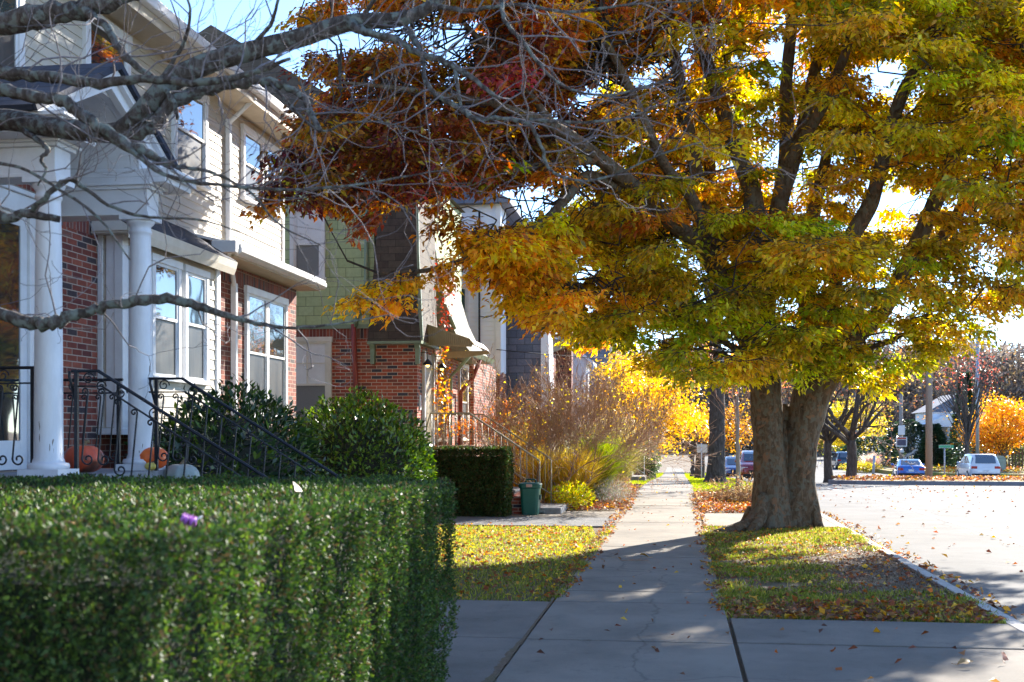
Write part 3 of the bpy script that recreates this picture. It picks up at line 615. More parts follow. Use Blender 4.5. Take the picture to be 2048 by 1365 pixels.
# ---------------------------------------------------------------- wrought iron railings
def spiral(c, r, turns, a0, sgn, n=14, k=.75):
    return [(c[0]+r*(1-k*i/n)*math.cos(a0+sgn*turns*2*math.pi*i/n), c[1]+r*(1-k*i/n)*math.sin(a0+sgn*turns*2*math.pi*i/n)) for i in range(n+1)]
def baluster_path(t, z0, z1, s):
    # S-shaped bar: scroll at the foot opening to +s, scroll at the head opening to -s
    foot = spiral((t+s*.045, z0+.07), .05, 1.1, math.pi if s > 0 else 0, s)[::-1]
    head = spiral((t+s*.05-s*.03, z1-.04), .028, 1.1, 0 if s > 0 else math.pi, s)
    return foot+[(t+.02*s, z0+.5*(z1-z0))]+head
def iron_rail(label, Y, x0, x1, z0, z1, posts, slope=None, gates=True):
    """slope: (x_end, z_end_of_top) carries on down from (x1, z1)"""
    g = thing('iron_railing', label, 'railing', (x0, Y, z0), 'wrought iron railings of the porch')
    top = [(x0, Y, z1), (x1, Y, z1)]+([(slope[0], Y, slope[1])] if slope else [])
    m = MB(); m.tube(top, .014, 6, smooth=False); m.build('top_rail', MA['iron'], g)
    m = MB(); m.tube([(p[0]+(.03 if i == 1 and slope else 0), p[1], p[2]-.12) for i, p in enumerate(top)], .008, 6); m.build('lower_rail', MA['iron'], g)
    for px_, zb in posts:
        zt = z1 if px_ <= x1+1e-6 else z1+(slope[1]-z1)*(px_-x1)/(slope[0]-x1)
        m = MB(); m.box(px_-.014, px_+.014, Y-.014, Y+.014, zb, zt); m.build('post', MA['iron'], g)
    if gates:
        m = MB()
        for px_, zb in posts[:1]:
            m.tube([(px_-.055, Y, z1), (px_-.06, Y, z1-.04), (px_-.012, Y, z1-.22)], .012, 6)
            m.build('bracket', MA['iron'], g)
    def ztop(x): return z1 if x <= x1 or not slope else z1+(slope[1]-z1)*(x-x1)/(slope[0]-x1)
    def zbot(x): return z0 if x <= x1 or not slope else z0+(slope[1]-z1)*(x-x1)/(slope[0]-x1)
    xe = slope[0] if slope else x1; x = x0+.09; k = 0
    while x < xe-.05:
        m = MB(); P = baluster_path(x, zbot(x)+.06, ztop(x)-.12, 1 if k % 2 == 0 else 1)
        m.tube([(a, Y, b) for a, b in P], .0075, 5); m.build('baluster', MA['iron'], g)
        if k % 2 == 0:
            m = MB(); P = spiral((x+.05, ztop(x+.05)-.06), .052, 1.4, 0, 1, 18); m.tube([(a, Y, b) for a, b in P], .006, 5); m.build('scroll', MA['iron'], g)
        x += .135; k += 1
    return g
iron_rail('short iron railing left of the first white column', 8.7, -5.62, -4.95, 1.28, 2.12, [(-4.96, 1.28), (-5.6, 1.28)], gates=False)
iron_rail('short iron railing at the back of the porch beside the second column', 10.3, -5.62, -5.0, 1.28, 2.10, [(-5.04, 1.28), (-5.6, 1.28)], gates=False)
iron_rail('near iron stair railing sloping down past the red pumpkins', 8.85, -4.72, -4.5, 1.28, 2.10, [(-4.68, 1.28), (-3.12, .35)], (-3.0, 1.19))
iron_rail('far iron stair railing sloping down in front of the dark bush', 10.15, -4.68, -4.37, 1.28, 2.10, [(-4.61, 1.28), (-2.95, .35)], (-2.85, 1.18))

# ---------------------------------------------------------------- pumpkins
def pumpkin(name, label, c, r, hh, mat, stemm, ribs=11, cat='pumpkin', depth=.06, lean=0):
    g = thing(name, label, cat, c, 'pumpkins on the porch'); n = 44; mm = 14; v = []
    for i in range(mm+1):
        t = math.pi*i/mm; q = math.sin(t)**.85; z = -math.cos(t)
        for k in range(n):
            a = 2*math.pi*k/n; rr = r*q*(1-depth*abs(math.sin(a*ribs/2))**.5*0-depth*(1-abs(math.sin(a*ribs/2))**.6))
            dip = .12*math.exp(-(q/.3)**2)*(1 if z > 0 else -1)*-1
            v.append((rr*math.cos(a), rr*math.sin(a), hh/2*(1+z+dip)))
    m = MB(); m.add(v, [(i*n+k, i*n+(k+1) % n, (i+1)*n+(k+1) % n, (i+1)*n+k) for i in range(mm) for k in range(n)], True)
    localbuild(m, 'rind', mat, g)
    m = MB(); m.tube([(0, 0, hh*.88), (.005, .0, hh*.98), (.02, .01, hh*1.08), (.045, .01, hh*1.12)], [.026*r/.15, .016*r/.15, .014*r/.15, .017*r/.15], 7); localbuild(m, 'stem', stemm, g); g.rotation_euler = (lean, 0, .4)
    return g
stemm = surf('pumpkin_stem', (.25, .18, .10), (.15, .11, .06), 40, .8)
orange = surf('pumpkin_skin', (.9, .17, .025), (.75, .11, .02), 6, .35, bump=.1)
redp = surf('mottled_pumpkin_skin', (.7, .10, .03), (.52, .07, .03), 6, .4, c3=(.10, .035, .02), c3scale=6)
pumpkin('pumpkin', 'mottled dark red pumpkin behind the first white column', (-4.83, 9.25, 1.281), .165, .24, redp, stemm)
pumpkin('pumpkin', 'bright orange pumpkin at the foot of the second white column', (-4.74, 10.33, 1.281), .155, .215, orange, stemm)
pumpkin('gourd', 'small pale yellow gourd in front of the bright orange pumpkin', (-4.66, 10.16, 1.281), .062, .075, surf('gourd_skin', (.72, .58, .14), (.60, .45, .08), 10, .4), stemm, 9, 'gourd', .15)
pumpkin('pumpkin', 'grey green flat pumpkin on the top step', (-4.53, 10.5, 1.103), .17, .235, surf('grey_pumpkin_skin', (.34, .38, .35), (.27, .31, .28), 8, .5), stemm, 12, depth=.1)
# ================================================================ green and brick house
GY = 23.3
h2 = thing('shingled_house', 'green shingled house over mixed brick with an awning above its side door', 'house', (-8, 28, 0))
m = MB(); m.box(-13, -5.14, GY, 33, 0, 3.5); m.build('brick_wall', MA['brick2'], h2)
m = MB(); m.box(-12.99, -6.12, GY-.004, GY+.3, 3.5, 3.74); m.build('soldier_course', MA['soldier'], h2)
m = MB(); m.box(-13, -6.02, GY+.01, 33, 3.742, 7.8); m.build('green_wall', MA['green_shingle'], h2)
m = MB(); m.box(-12.9, -6.05, GY-.03, GY+.02, 3.72, 3.80); m.build('green_band', MA['green'], h2)
m = MB(); m.prism([(-6.12, 3.46), (-5.04, 3.46), (-5.10, 4.1), (-5.12, 5.2), (-5.16, 7.9), (-5.75, 7.9), (-5.95, 5.4), (-6.05, 4.2)], 1, GY-.12, 25.0); m.build('gable_wing', MA['brown_shingle'], h2)
m = MB(); m.box(-6.13, -5.03, GY-.14, 25.0, 3.40, 3.455); m.prism([(-5.035, 3.46), (-4.99, 3.46), (-5.07, 5.2), (-5.11, 7.9), (-5.15, 7.9), (-5.095, 4.1)], 1, GY-.15, GY-.1)
m.build('wing_trim', MA['green'], h2)
for x in (-6.03, -5.12):
    m = MB(); m.box(x-.04, x+.04, GY-.10, GY+.01, 3.0, 3.40); m.prism([(GY-.14, 3.39), (GY-.01, 3.39), (GY-.01, 3.1)], 0, x-.05, x+.05); m.build('bracket', MA['green'], h2)
m = MB(); m.tube([(-6.16, GY-.06, 7.6), (-6.16, GY-.06, 4.35), (-6.28, GY-.06, 4.15), (-6.40, GY-.07, 3.75)], .045, 8); m.build('green_downspout', MA['green'], h2)
m = MB(); m.tube([(-6.42, GY-.07, 3.8), (-6.40, GY-.07, 3.2), (-6.26, GY-.07, .3)], .052, 8); m.build('red_downspout', MA['redpipe'], h2)
# curved slate-like slope of the front gables, seen edge on
m = MB(); m.box(-6.5, -5.62, 26.4, 29.2, 3.6, 7.7); m.build('upper_gable', MA['green_shingle'], h2)
prof = [(-4.6, 3.42), (-4.62, 3.47), (-4.9, 3.78), (-5.15, 4.3), (-5.36, 5.0), (-5.5, 5.5), (-5.7, 5.5), (-5.6, 4.6), (-5.2, 3.42)]
m = MB(); m.prism(prof, 1, 26.4, 29.2); m.build('flared_roof', MA['pale_shingle'], h2)
m = MB(); m.box(-5.2, -4.58, 26.35, 29.25, 3.34, 3.42); m.prism([(-4.56, 3.35), (-4.5, 3.45), (-4.56, 3.45)], 1, 26.3, 29.3); m.tube([(-4.95, 26.3, 3.95), (-5.22, 26.3, 4.6), (-5.4, 26.3, 5.6), (-5.55, 26.3, 6.6)], .05, 6)
m.tube([(-4.58, 26.34, 3.4), (-4.85, 26.36, 3.1), (-5.05, 26.36, 2.9), (-5.06, 26.36, .3)], .04, 6); m.build('flare_trim', MA['green'], h2)
m = MB(); m.tube([(-4.60, 27.6, 3.35), (-4.75, 27.6, 2.95), (-5.05, 27.6, 2.6), (-5.07, 27.6, .3)], .05, 6); m.build('red_downspout', MA['redpipe'], h2)
m = MB(); m.box(-5.14, -5.03, 29.3, 32.9, 0, 3.4); m.build('brick_bay', MA['brick2'], h2)
window_x(h2, -5.135, 24.95, 26.1, 1.5, 3.2, 1, .1, 'trim'); window_x(h2, -5.135, 27.75, 28.9, 1.5, 3.2, 1, .1, 'trim')
m = MB(); m.box(-5.14, -5.08, 23.75, 23.86, 1.1, 3.3); m.box(-5.14, -5.08, 24.66, 24.76, 1.1, 3.3); dr = m.build('door_frame', MA['white'], h2, .005)
m = MB(); m.box(-5.14, -5.11, 23.86, 24.66, 1.1, 3.25); m.build('side_door', MA['tanmetal'], dr)
window_y(h2, GY, -7.9, -6.88, 1.75, 3.46, .1, 'trim', True, pane='white')
# upper window of the gap, white
window_y(h2, GY+.01, -7.75, -7.02, 4.75, 6.1, .09, 'white', False, pane='white')
# ribbed awning
m = MB()
ap = [(-5.10, 3.86), (-4.55, 3.66), (-4.20, 3.54), (-4.12, 3.46), (-4.16, 3.38), (-5.10, 3.42)]
m.prism(ap, 1, 23.95, 23.965)
for k in range(22):
    x = -5.08+k*.042; zt = 3.86-(x+5.10)*.355; m.box(x, x+.022, 23.915, 23.952, 3.42, min(zt, 3.84)-.02)
m.build('awning_side', MA['awning'], h2)
m = MB(); m.prism([(-5.1, 3.86), (-4.55, 3.67), (-4.20, 3.55), (-4.08, 3.42), (-4.11, 3.41), (-4.22, 3.52), (-5.1, 3.83)], 1, 23.93, 25.7)
m.prism([(-5.1, 3.40), (-4.6, 3.42), (-4.1, 3.42), (-4.05, 3.36), (-4.6, 3.28), (-5.1, 3.26)], 1, 25.68, 25.7)
m.build('awning', MA['awning'], h2)
for yl_, xl_ in ((23.55, -4.98), (24.85, -4.95)):
    m = MB(); c = (xl_, yl_, 3.0); m.lathe([(.01, .12), (.03, .1), (.09, .03), (.1, .0), (.02, -.005)], c, 12); m.tube([(xl_, yl_, 3.11), (xl_, yl_, 3.25), (-5.14, yl_, 3.25)], .01, 6)
    w = m.build('wall_lamp', MA['iron'], h2); m = MB(); m.ball((xl_, yl_, 2.985), (.04, .04, .035)); m.build('bulb', emit('lamp_glow', (1, .6, .15), 1.6), w)
m = MB(); m.box(-5.145, -5.12, 23.48, 23.6, 2.1, 2.4); m.build('notice_plate', MA['white'], h2)
m = MB(); m.box(-13, -4.2, GY+.5, 26.2, 0, 1.0); m.build('stoop', MA['brick2'], h2)
m = MB(); m.box(-5.13, -4.15, 23.75, 26.25, 1.004, 1.08)
mb_ = MB()
for k in range(5):
    z = 1.08-.2*(k+1); x0 = -4.2+.3*k; mb_.box(x0, x0+.3, 24.0, 25.6, 0, z-.05); m.box(x0, x0+.33, 23.95, 25.65, z-.046, z)
m.build('stoop_slab', MA['stone'], h2, .008); mb_.build('stoop_steps', MA['brick2'], h2)
m = MB(); m.box(-3.1, -2.35, 24.0, 25.7, 0, .13); m.build('bottom_step', MA['stone'], h2, .01)
m = MB(); m.box(-3.75, -3.45, 23.86, 24.0, 0, .55); m.box(-3.45, -3.05, 23.86, 24.0, 0, .36); m.build('step_cheek', MA['brick2'], h2)
# roof cap
m = MB(); m.prism([(-13.3, 7.8), (-5.9, 7.8), (-9.5, 10)], 1, GY+.2, 33); m.build('roof', MA['brown_shingle'], h2)
# tan stair rails
def plain_rail(label, Y, x0, x1, z0, z1, xe, ze, n, mat='tanmetal', zdrop=.85, cat='railing', group=None, zfoot=None):
    g = thing('stair_railing', label, cat, (x0, Y, z0), group)
    m = MB(); m.tube([(x0-.12, Y, z1-.35), (x0-.02, Y, z1), (x1, Y, z1), (xe, Y, ze)], .02, 6); m.build('hand_rail', MA[mat], g)
    m = MB(); m.tube([(x0, Y, z0+.1), (x1, Y, z0+.1), (xe, Y, ze-zdrop+.1)], .012, 6); m.build('lower_rail', MA[mat], g)
    for i in range(n+1):
        x = x0+(xe-x0)*i/n; t = max(0, (x-x1)/(xe-x1)); zt = z1+(ze-z1)*t; zb = z0+.1+(ze-zdrop-z0)*t
        last = i in (0, n); m = MB(); m.tube([(x, Y, zb if not last else zb-.3), (x, Y, zt)], .016 if last else .008, 5); m.build('post' if last else 'baluster', MA[mat], g)
    return g
plain_rail('tan metal stair railing nearer the green bin', 24.0, -5.0, -4.22, 1.08, 2.04, -2.78, 1.08, 17, group='tan stair railings of the green house')
plain_rail('tan metal stair railing on the far side of the brick steps', 25.65, -4.95, -4.2, 1.08, 2.04, -2.72, 1.08, 17, group='tan stair railings of the green house')
b = thing('storage_box', 'tan lidded box standing on the stoop behind the tan railing', 'box', (-4.6, 25.0, 1.08))
m = MB(); m.box(-5.0, -4.3, 24.75, 25.2, 1.081, 1.27); m.build('box_body', surf('box_tan', (.36, .24, .14), (.28, .18, .10), 8), b, .01); m = MB(); m.box(-5.02, -4.28, 24.73, 25.22, 1.272, 1.38); m.build('lid', surf('box_lid', (.50, .38, .27), (.42, .3, .2), 8), b, .015)

# ---------------------------------------------------------------- farther houses on the left
h3 = thing('white_house', 'white sided house with a tall upper window beyond the green house', 'house', (-9, 38, 0))
m = MB(); m.box(-14, -5.24, 35, 36.4, -.3, 3.45); m.box(-14, -7, 36.4, 44, -.4, 3.45); m.build('brick_base', MA['brick'], h3)
m = MB(); lapwall(m, 1, 35, -14, -5.24, 3.46, 8.4, -1, .135, .02); m.box(-14, -5.25, 35, 36.4, 3.46, 8.4); m.box(-14, -7, 36.4, 44, 3.46, 8.4); m.build('siding', MA['wsiding'], h3)
m = MB(); m.box(-5.36, -5.2, 34.95, 35.1, 3.4, 8.4); m.box(-14, -5.2, 34.94, 35.0, 3.36, 3.46); m.build('corner_board', MA['white'], h3)
window_y(h3, 34.98, -6.78, -6.15, 4.62, 5.95, .08, 'white')
m = MB(); m.tube([(-5.83, 34.9, 3.3), (-5.83, 34.9, 8.2)], .03, 6); m.tube([(-5.83, 34.88, 5.1), (-5.6, 34.86, 5.05), (-5.4, 34.86, 5.12)], .012, 5); m.tube([(a, 34.88, b) for a, b in spiral((-5.83, 4.1), .16, 2, 0, 1, 24, .3)], .008, 4); m.build('service_pipe', MA['iron'], h3)
m = MB(); m.prism([(-14.4, 8.4), (-4.9, 8.4), (-4.9, 8.5), (-9.6, 10.9), (-14.4, 8.5)], 1, 34.7, 44.3); m.build('roof', MA['slate'], h3)
m = MB(); m.box(-6.9, -6.3, 37, 37.6, 7, 8.95); ch = m.build('chimney', MA['brick'], h3)
m = MB(); m.lathe([(.2, 0), (.2, .3), (.26, .34), (.26, .4), (.1, .46)], (-6.6, 37.3, 8.95), 12); m.build('chimney_cowl', MA['galv'], ch)
m = MB(); m.box(-6.3, -5.5, 34.97, 35, 1.9, 2.9); m.build('lower_window', MA['white'], h3)
h4 = thing('slate_clad_house', 'tall house wing clad in blue grey slates behind the bare shrub', 'house', (-9, 42, 0))
m = MB(); m.box(-14, -4.22, 37.0, 38.2, -1, 7.2); m.box(-14, -6.4, 38.2, 47, -1, 7.2); m.build('slate_wall', MA['slate'], h4)
m = MB(); m.prism([(-4.24, -1), (-3.88, -1), (-4.02, 5.75), (-4.24, 5.75)], 1, 36.95, 38.15); m.build('front_strip', MA['wsiding'], h4)
m = MB(); m.prism([(-14, 7.2), (-4.1, 7.2), (-9.6, 9.6)], 1, 36.9, 47); m.build('roof', MA['slate'], h4)
h5 = thing('gabled_house', 'red brick house with a tall chimney and a small white gable', 'house', (-8, 54, -.3))
m = MB(); m.box(-15, -5.4, 50.5, 60, -2, 5.2); m.build('brick_wall', MA['farbrick'], h5)
m = MB(); m.box(-4.98, -4.44, 49.9, 50.6, -2, 7.1); m.box(-5.1, -5.0, 49.9, 50.5, -2, 5.2); m.build('chimney', MA['farbrick'], h5)
m = MB(); m.prism([(-15, 5.2), (-5.2, 5.2), (-10, 8.6)], 1, 50.2, 60); m.build('roof', MA['slate'], h5)
m = MB(); m.prism([(-5.5, 6.15), (-4.35, 5.25), (-4.35, 5.15), (-5.5, 5.95)], 1, 49.0, 50.0); m.prism([(-5.5, 5.9), (-4.6, 5.2), (-5.5, 4.9)], 1, 49.3, 49.5); m.build('porch_gable', MA['soffit'], h5)
m = MB(); m.prism([(-5.3, -1), (-5.3, 5.9), (-4.1, 4.95), (-4.3, 4.9), (-4.3, -1)], 1, 56, 58); m.build('white_gable', MA['white'], h5)
m = MB(); m.prism([(-5.4, 6.2), (-3.95, 5.0), (-3.95, 4.85), (-5.4, 6.02)], 1, 55.8, 58.2); m.tube([(-3.95, 55.8, 4.9), (-4.0, 55.8, 4.6), (-4.25, 55.85, 4.4), (-4.28, 55.9, 1)], .06, 6); m.build('gable_gutter', MA['white'], h5)
h6 = thing('slate_house', 'distant square house with a blue grey slate side wall', 'house', (-9, 90, -1))
m = MB(); m.box(-14, -4.75, 84, 86, -3, 8.3); m.box(-14, -7.5, 86, 96, -3, 8.3); m.build('slate_wall', MA['slate'], h6)
m = MB(); m.box(-4.8, -4.65, 83.9, 84.1, -3, 8.2); m.build('corner_board', MA['soffit'], h6)
m = MB(); m.box(-13.9, -4.6, 83.8, 96, 8.3, 8.5); m.build('flat_roof', MA['galv'], h6)
# vine on the green house
g = thing('climbing_vine', 'red and orange climbing vine on the front of the green house', 'vine', (-5.0, 25.3, 1)); A = Segs(); n = 600; P = []
for k in range(30):
    y0 = random.uniform(24.7, 26.3); p = np.array([-5.06, y0, 1.1]); L_v = [p]
    for q in range(12): p = p+[rng.normal(0, .01), rng.normal(0, .09), .38]; p[0] = max(-5.08, min(-4.98, p[0])); L_v.append(p)
    L_v = L_v[:random.randint(5, 13)]; A.path(L_v, .008, .003); P += L_v[2:]
A.build('stems', MA['browntwig'], g, 3); P = np.array(P); P = P[rng.integers(0, len(P), n)]+rng.normal(0, 1, (n, 3))*[.04, .14, .2]; P[:, 0] = np.maximum(P[:, 0], -5.07)
hi = P[:, 2] > 3.5; cl = palette(n, [(.5, .22, .05), (.5, .34, .06), (.34, .10, .05)], .2); cl[hi] = palette(int(hi.sum()), [(.18, .03, .025), (.25, .05, .035), (.14, .04, .03)], .2)
leafcloud('foliage', P, rdir(n, .6, -.5)+[.6, 0, 0], rdir(n)+[1, 0, 0], rng.uniform(.05, .1, n), .055, cl, MA['leaf'], g)

# ================================================================ hedges and shrubs
def boxhedge(name, label, x0, x1, y0, y1, z0, z1, dens, L, cols, coretone=(.02, .03, .012), faces='front right top', ridge=.05, mat='hedge', bulge=.0, rnd=.08):
    g = thing(name, label, 'hedge', ((x0+x1)/2, (y0+y1)/2, z0))
    m = MB(); e = .15; m.box(x0+e, x1-e, y0+e, y1-e, z0-.05, z1-e); m.build('inner_branches', surf(name+'_core', coretone, tuple(c*.5 for c in coretone), 12, .95), g)
    PP = []; NN = []
    def face(n, f):
        a = rng.random(n); b = rng.random(n); P, Nn = f(a, b); PP.append(P); NN.append(Nn)
    lx, ly, lz = x1-x0, y1-y0, z1-z0
    def rough(u, w, s): return ridge*(vnoise(u*7, w*1.8, s, 2)+.6*vnoise(u*19, w*5, s, 4)+.35*vnoise(u*41, w*31, s, 7))
    if 'front' in faces: face(int(dens*1.5*lx*lz), lambda a, b: (np.stack([x0+a*lx, y0-rough(x0+a*lx, z0+b*lz, 1.), z0+b*lz], 1), np.tile([0, -1., 0], (len(a), 1))))
    if 'right' in faces: face(int(dens*ly*lz), lambda a, b: (np.stack([x1+rough(y0+a*ly, z0+b*lz, 1.), y0+a*ly, z0+b*lz], 1), np.tile([1., 0, 0], (len(a), 1))))
    if 'back' in faces: face(int(dens*.5*lx*lz), lambda a, b: (np.stack([x0+a*lx, y1+0*a, z0+b*lz], 1), np.tile([0, 1., 0], (len(a), 1))))
    if 'top' in faces: face(int(dens*lx*ly*.8), lambda a, b: (np.stack([x0+a*lx, y0+b*ly, z1+.5*rough((x0+a*lx)*.5, (y0+b*ly)*2, 1.6)], 1), np.tile([0, 0, 1.], (len(a), 1))))
    P = np.concatenate(PP); Nn = np.concatenate(NN); n = len(P)
    # round the edges
    ez = np.clip((P[:, 2]-(z1-rnd))/rnd, 0, 1); P[:, 0] -= np.where(Nn[:, 0] > .5, ez**2*rnd*.6, 0); P[:, 1] += np.where(Nn[:, 1] < -.5, ez**2*rnd*.6, 0)
    P -= Nn*rng.gamma(1.5, .018, (n, 1)); 
    d = unit(Nn*.7+rdir(n)*.9+np.array([0, 0, .35])); nn = unit(Nn*.5+rdir(n))
    Ls = rng.uniform(.7, 1.3, n)*L
    leafcloud('foliage', P, d, nn, Ls, Ls*.5, palette(n, cols, .25), MA[mat], g, .12)
    return g, P
hg, _ = boxhedge('box_hedge', 'clipped dark green hedge filling the left foreground', -6.6, -1.33, 3.0, 6.9, 0, 1.33, 13500, .021,
    [(.038, .078, .018), (.05, .10, .022), (.028, .056, .016), (.08, .135, .025), (.04, .08, .024), (.12, .18, .035), (.10, .075, .035)], ridge=.065, rnd=.035)
boxhedge('yew_hedge', 'low clipped yew hedge in front of the brick stoop', -5.35, -3.32, 23.0, 24.0-.25, 0, 1.32, 3800, .06,
    [(.03, .06, .015), (.045, .08, .02), (.06, .085, .02), (.09, .06, .02)], ridge=.06, coretone=(.03, .025, .015), rnd=.15)
# scraps lying on the near hedge
w = thing('plastic_scrap', 'crumpled violet plastic scrap with a white stick lying on the hedge top', 'litter scrap', (-1.62, 3.62, 1.345))
m = MB()
v = []; k = 10
for i in range(k):
    for j in range(k):
        v.append((.034*(i/(k-1)-.5)*1.3, .03*(j/(k-1)-.5), .012*math.sin(i*1.9+j)+.010*math.sin(j*2.3)+.014))
m.add(v, [(i*k+j, i*k+j+1, (i+1)*k+j+1, (i+1)*k+j) for i in range(k-1) for j in range(k-1)], True)
pm = localbuild(m, 'film', surf('violet_plastic', (.60, .22, .66), (.48, .15, .55), 60, .3), w); so = pm.modifiers.new('solid', 'SOLIDIFY'); so.thickness = .002
m = MB(); m.tube([(.010, 0, .014), (.034, .004, .04)], .0025, 6); localbuild(m, 'stick', MA['white'], w)
w.location = tuple(atD(374, 1052, 3.55)); w.rotation_euler = (.2, .3, .5)
def bigleaf(label, c, L, col, rot, cat='leaf', group=None, tilt=.25):
    m = MB(); v = []; n = 9
    for i in range(n):
        t = i/(n-1); w_ = .36*L*math.sin(math.pi*min(1, t*1.02))**.7*(1+.25*math.cos(t*14)); z = .12*L*math.sin(t*3)
        v += [(t*L, -w_, z+.10*L), (t*L, 0, z), (t*L, w_, z+.06*L)]
    f = []
    for i in range(n-1):
        for j in range(2): f.append((i*3+j, i*3+j+1, (i+1)*3+j+1, (i+1)*3+j))
    m.add(v, f, True); m.tube([(-.4*L, 0, .02), (0, 0, 0)], .0016, 4)
    o = m.build('fallen_leaf', surf('leaf_'+label[:6], col, tuple(c_*.7 for c_ in col), 50, .5)); o.location = c; o.rotation_euler = (tilt, -tilt*.5, rot)
    return tag(o, label, cat, group)
bigleaf('tan dead leaf lying on the hedge top left of the violet scrap', atD(118, 1050, 3.5), .035, (.45, .26, .08), .3)
bigleaf('second ochre leaf on the hedge top right beside the tan one', atD(150, 1051, 3.5), .04, (.50, .28, .07), 2.8)
bigleaf('curled dead leaf standing upright on the far side of the hedge top', atD(590, 985, 4.9), .07, (.17, .085, .05), 1.9, tilt=.9)
def onwalk(px, py):
    r = ray(px, py); t = (H-.02)/-r[2]; p = np.array([0, 0, H])+r*t; return p
p = onwalk(1297, 1117); bigleaf('large upright orange leaf on the sunlit sidewalk beside the fallen twig', (p[0], p[1], .03), .12, (.85, .42, .03), 2.9, tilt=.5)
p = onwalk(1930, 1335); bigleaf('big curled brown and yellow leaf on the near apron', (p[0]-.05, p[1], .035), .11, (.40, .24, .08), .2, tilt=.3)
p = onwalk(2005, 1328); bigleaf('upright rust leaf at the right end of the near apron', (p[0], p[1], .04), .09, (.50, .16, .05), 1.3, tilt=1.0)
p = onwalk(1270, 1122); tw = Segs(); q0 = np.array([p[0], p[1], .03])
for k in range(9):
    a = rng.normal(0, 1, 3)*[.16, .1, .0]; q = q0+a*.6; e = q+np.array([rng.normal(0, .12), rng.normal(0, .06), abs(rng.normal(0, .02))]); tw.path([q0, q, e], .005, .002)
tag(tw.build('fallen_twig', MA['browntwig']), 'forked dry twig lying on the sunlit sidewalk', 'twig')

def shrub(name, label, c, rad, n, L, cols, mat='broad', cat='shrub', wl=.4, flatbase=True, stem=True, up=.3, lumps=.12, shell=.35, core=True):
    g = thing(name, label, cat, (c[0], c[1], c[2]-rad[2]))
    d = rdir(n); rr = 1-shell*rng.random(n)**1.6; lum = 1+lumps*(vnoise(d[:, 0]*4, d[:, 1]*4, 1, 1)+vnoise(d[:, 2]*6, d[:, 0]*5, 1.3, 3))
    P = np.array(c)+d*np.array(rad)*(rr*lum)[:, None]
    if flatbase: k = P[:, 2] > c[2]-rad[2]*.98; P = P[k]; d = d[k]
    n = len(P); dd = unit(d*.8+rdir(n)*.7+[0, 0, up]); Ls = rng.uniform(.7, 1.25, n)*L
    leafcloud('foliage', P, dd, unit(d+rdir(n)*.6+[0, 0, .4]), Ls, Ls*wl, palette(n, cols, .22), MA[mat], g, .18)
    if core:
        m = MB(); m.ball(c, tuple(r*.72 for r in rad), 14, 8); m.build('inner_branches', surf(name+'_inner', (.018, .022, .012), (.03, .026, .018), 10, .95), g)
    return g
RH = [(.02, .045, .014), (.03, .065, .018), (.045, .085, .02), (.018, .036, .014), (.10, .16, .02)]
# rhododendron: one shrub of three merged mounds
g = shrub('rhododendron', 'large dark broadleaf bush beside the porch steps', (-5.2, 13.6, 1.05), (.95, 1.9, 1.06), 9500, .105, RH, wl=.38, lumps=.14, up=.1)
shrub('round_bush', 'rounded glossy green bush in front of the narrow white window', (-4.7, 17.2, 1.0), (1.18, 1.2, 1.16), 13000, .085, [(.04, .09, .014), (.07, .15, .02), (.14, .24, .02), (.03, .06, .012), (.2, .28, .03)], wl=.45, lumps=.08)

def grow(sg, p, d, L, r, depth, kids=(2, 3), spread=.6, upb=.15, wob=.15, tips=None, ratio=.72, nseg=3, rmin=.0015, lv=None, level=0):
    pts = [p]; d = unit(d)
    for i in range(nseg):
        d = unit(d+rng.normal(0, wob, 3)+np.array([0, 0, upb*.3])); pts.append(pts[-1]+d*L/nseg)
    sg_ = sg[min(level, len(sg)-1)] if isinstance(sg, list) else sg
    r1 = max(rmin, r*.68)
    sg_.path(pts, r, r1)
    if tips is not None and depth <= 1: tips += pts[1:]
    if depth <= 0: return
    k = random.randint(*kids)
    for j in range(k):
        i = random.randint(1, nseg) if j else nseg
        h = rng.normal(0, 1, 3); h -= d*h.dot(d); nd_ = unit(d+unit(h)*spread*random.uniform(.5, 1.2)+np.array([0, 0, upb]))
        grow(sg, pts[i], nd_, L*ratio*random.uniform(.75, 1.15), r1*(.85 if j == 0 else .62), depth-1, kids, spread, upb, wob, tips, ratio, nseg, rmin, lv, level+1)

# vase-shaped bare shrub with last yellow leaves
def vase(name, label, bases, hgt, spreadv, depth, mat_s, mat_t, leafn, lcols, lsize, kids=(2, 3), cat='shrub', r0=.03, rmin=.0042, outl=.5, upb=.12, sprd=.42, wob=.12, l0=.34, rat=.74):
    c = np.mean(np.array(bases), 0); g = thing(name, label, cat, tuple(c)); A = Segs(); B = Segs(); tips = []
    for b in bases:
        for k in range(spreadv):
            a = random.uniform(0, 6.28); t = random.uniform(.1, outl)
            grow([A, A, B], np.array(b, float), np.array([math.cos(a)*t, math.sin(a)*t, 1.]), hgt*l0, r0*random.uniform(.7, 1.1), depth, kids, sprd, upb, wob, tips, rat, 3, rmin)
    A.build('stem', mat_s, g, 6); B.build('twigs', mat_t, g, 3)
    if leafn:
        T = np.array(tips); P = T[rng.integers(0, len(T), leafn)]+rng.normal(0, .02, (leafn, 3)); L = rng.uniform(.7, 1.3, leafn)*lsize
        leafcloud('foliage', P, rdir(leafn, .6, -.5), rdir(leafn), L, L*.6, palette(leafn, lcols, .2), MA['leaf'], g)
    return g
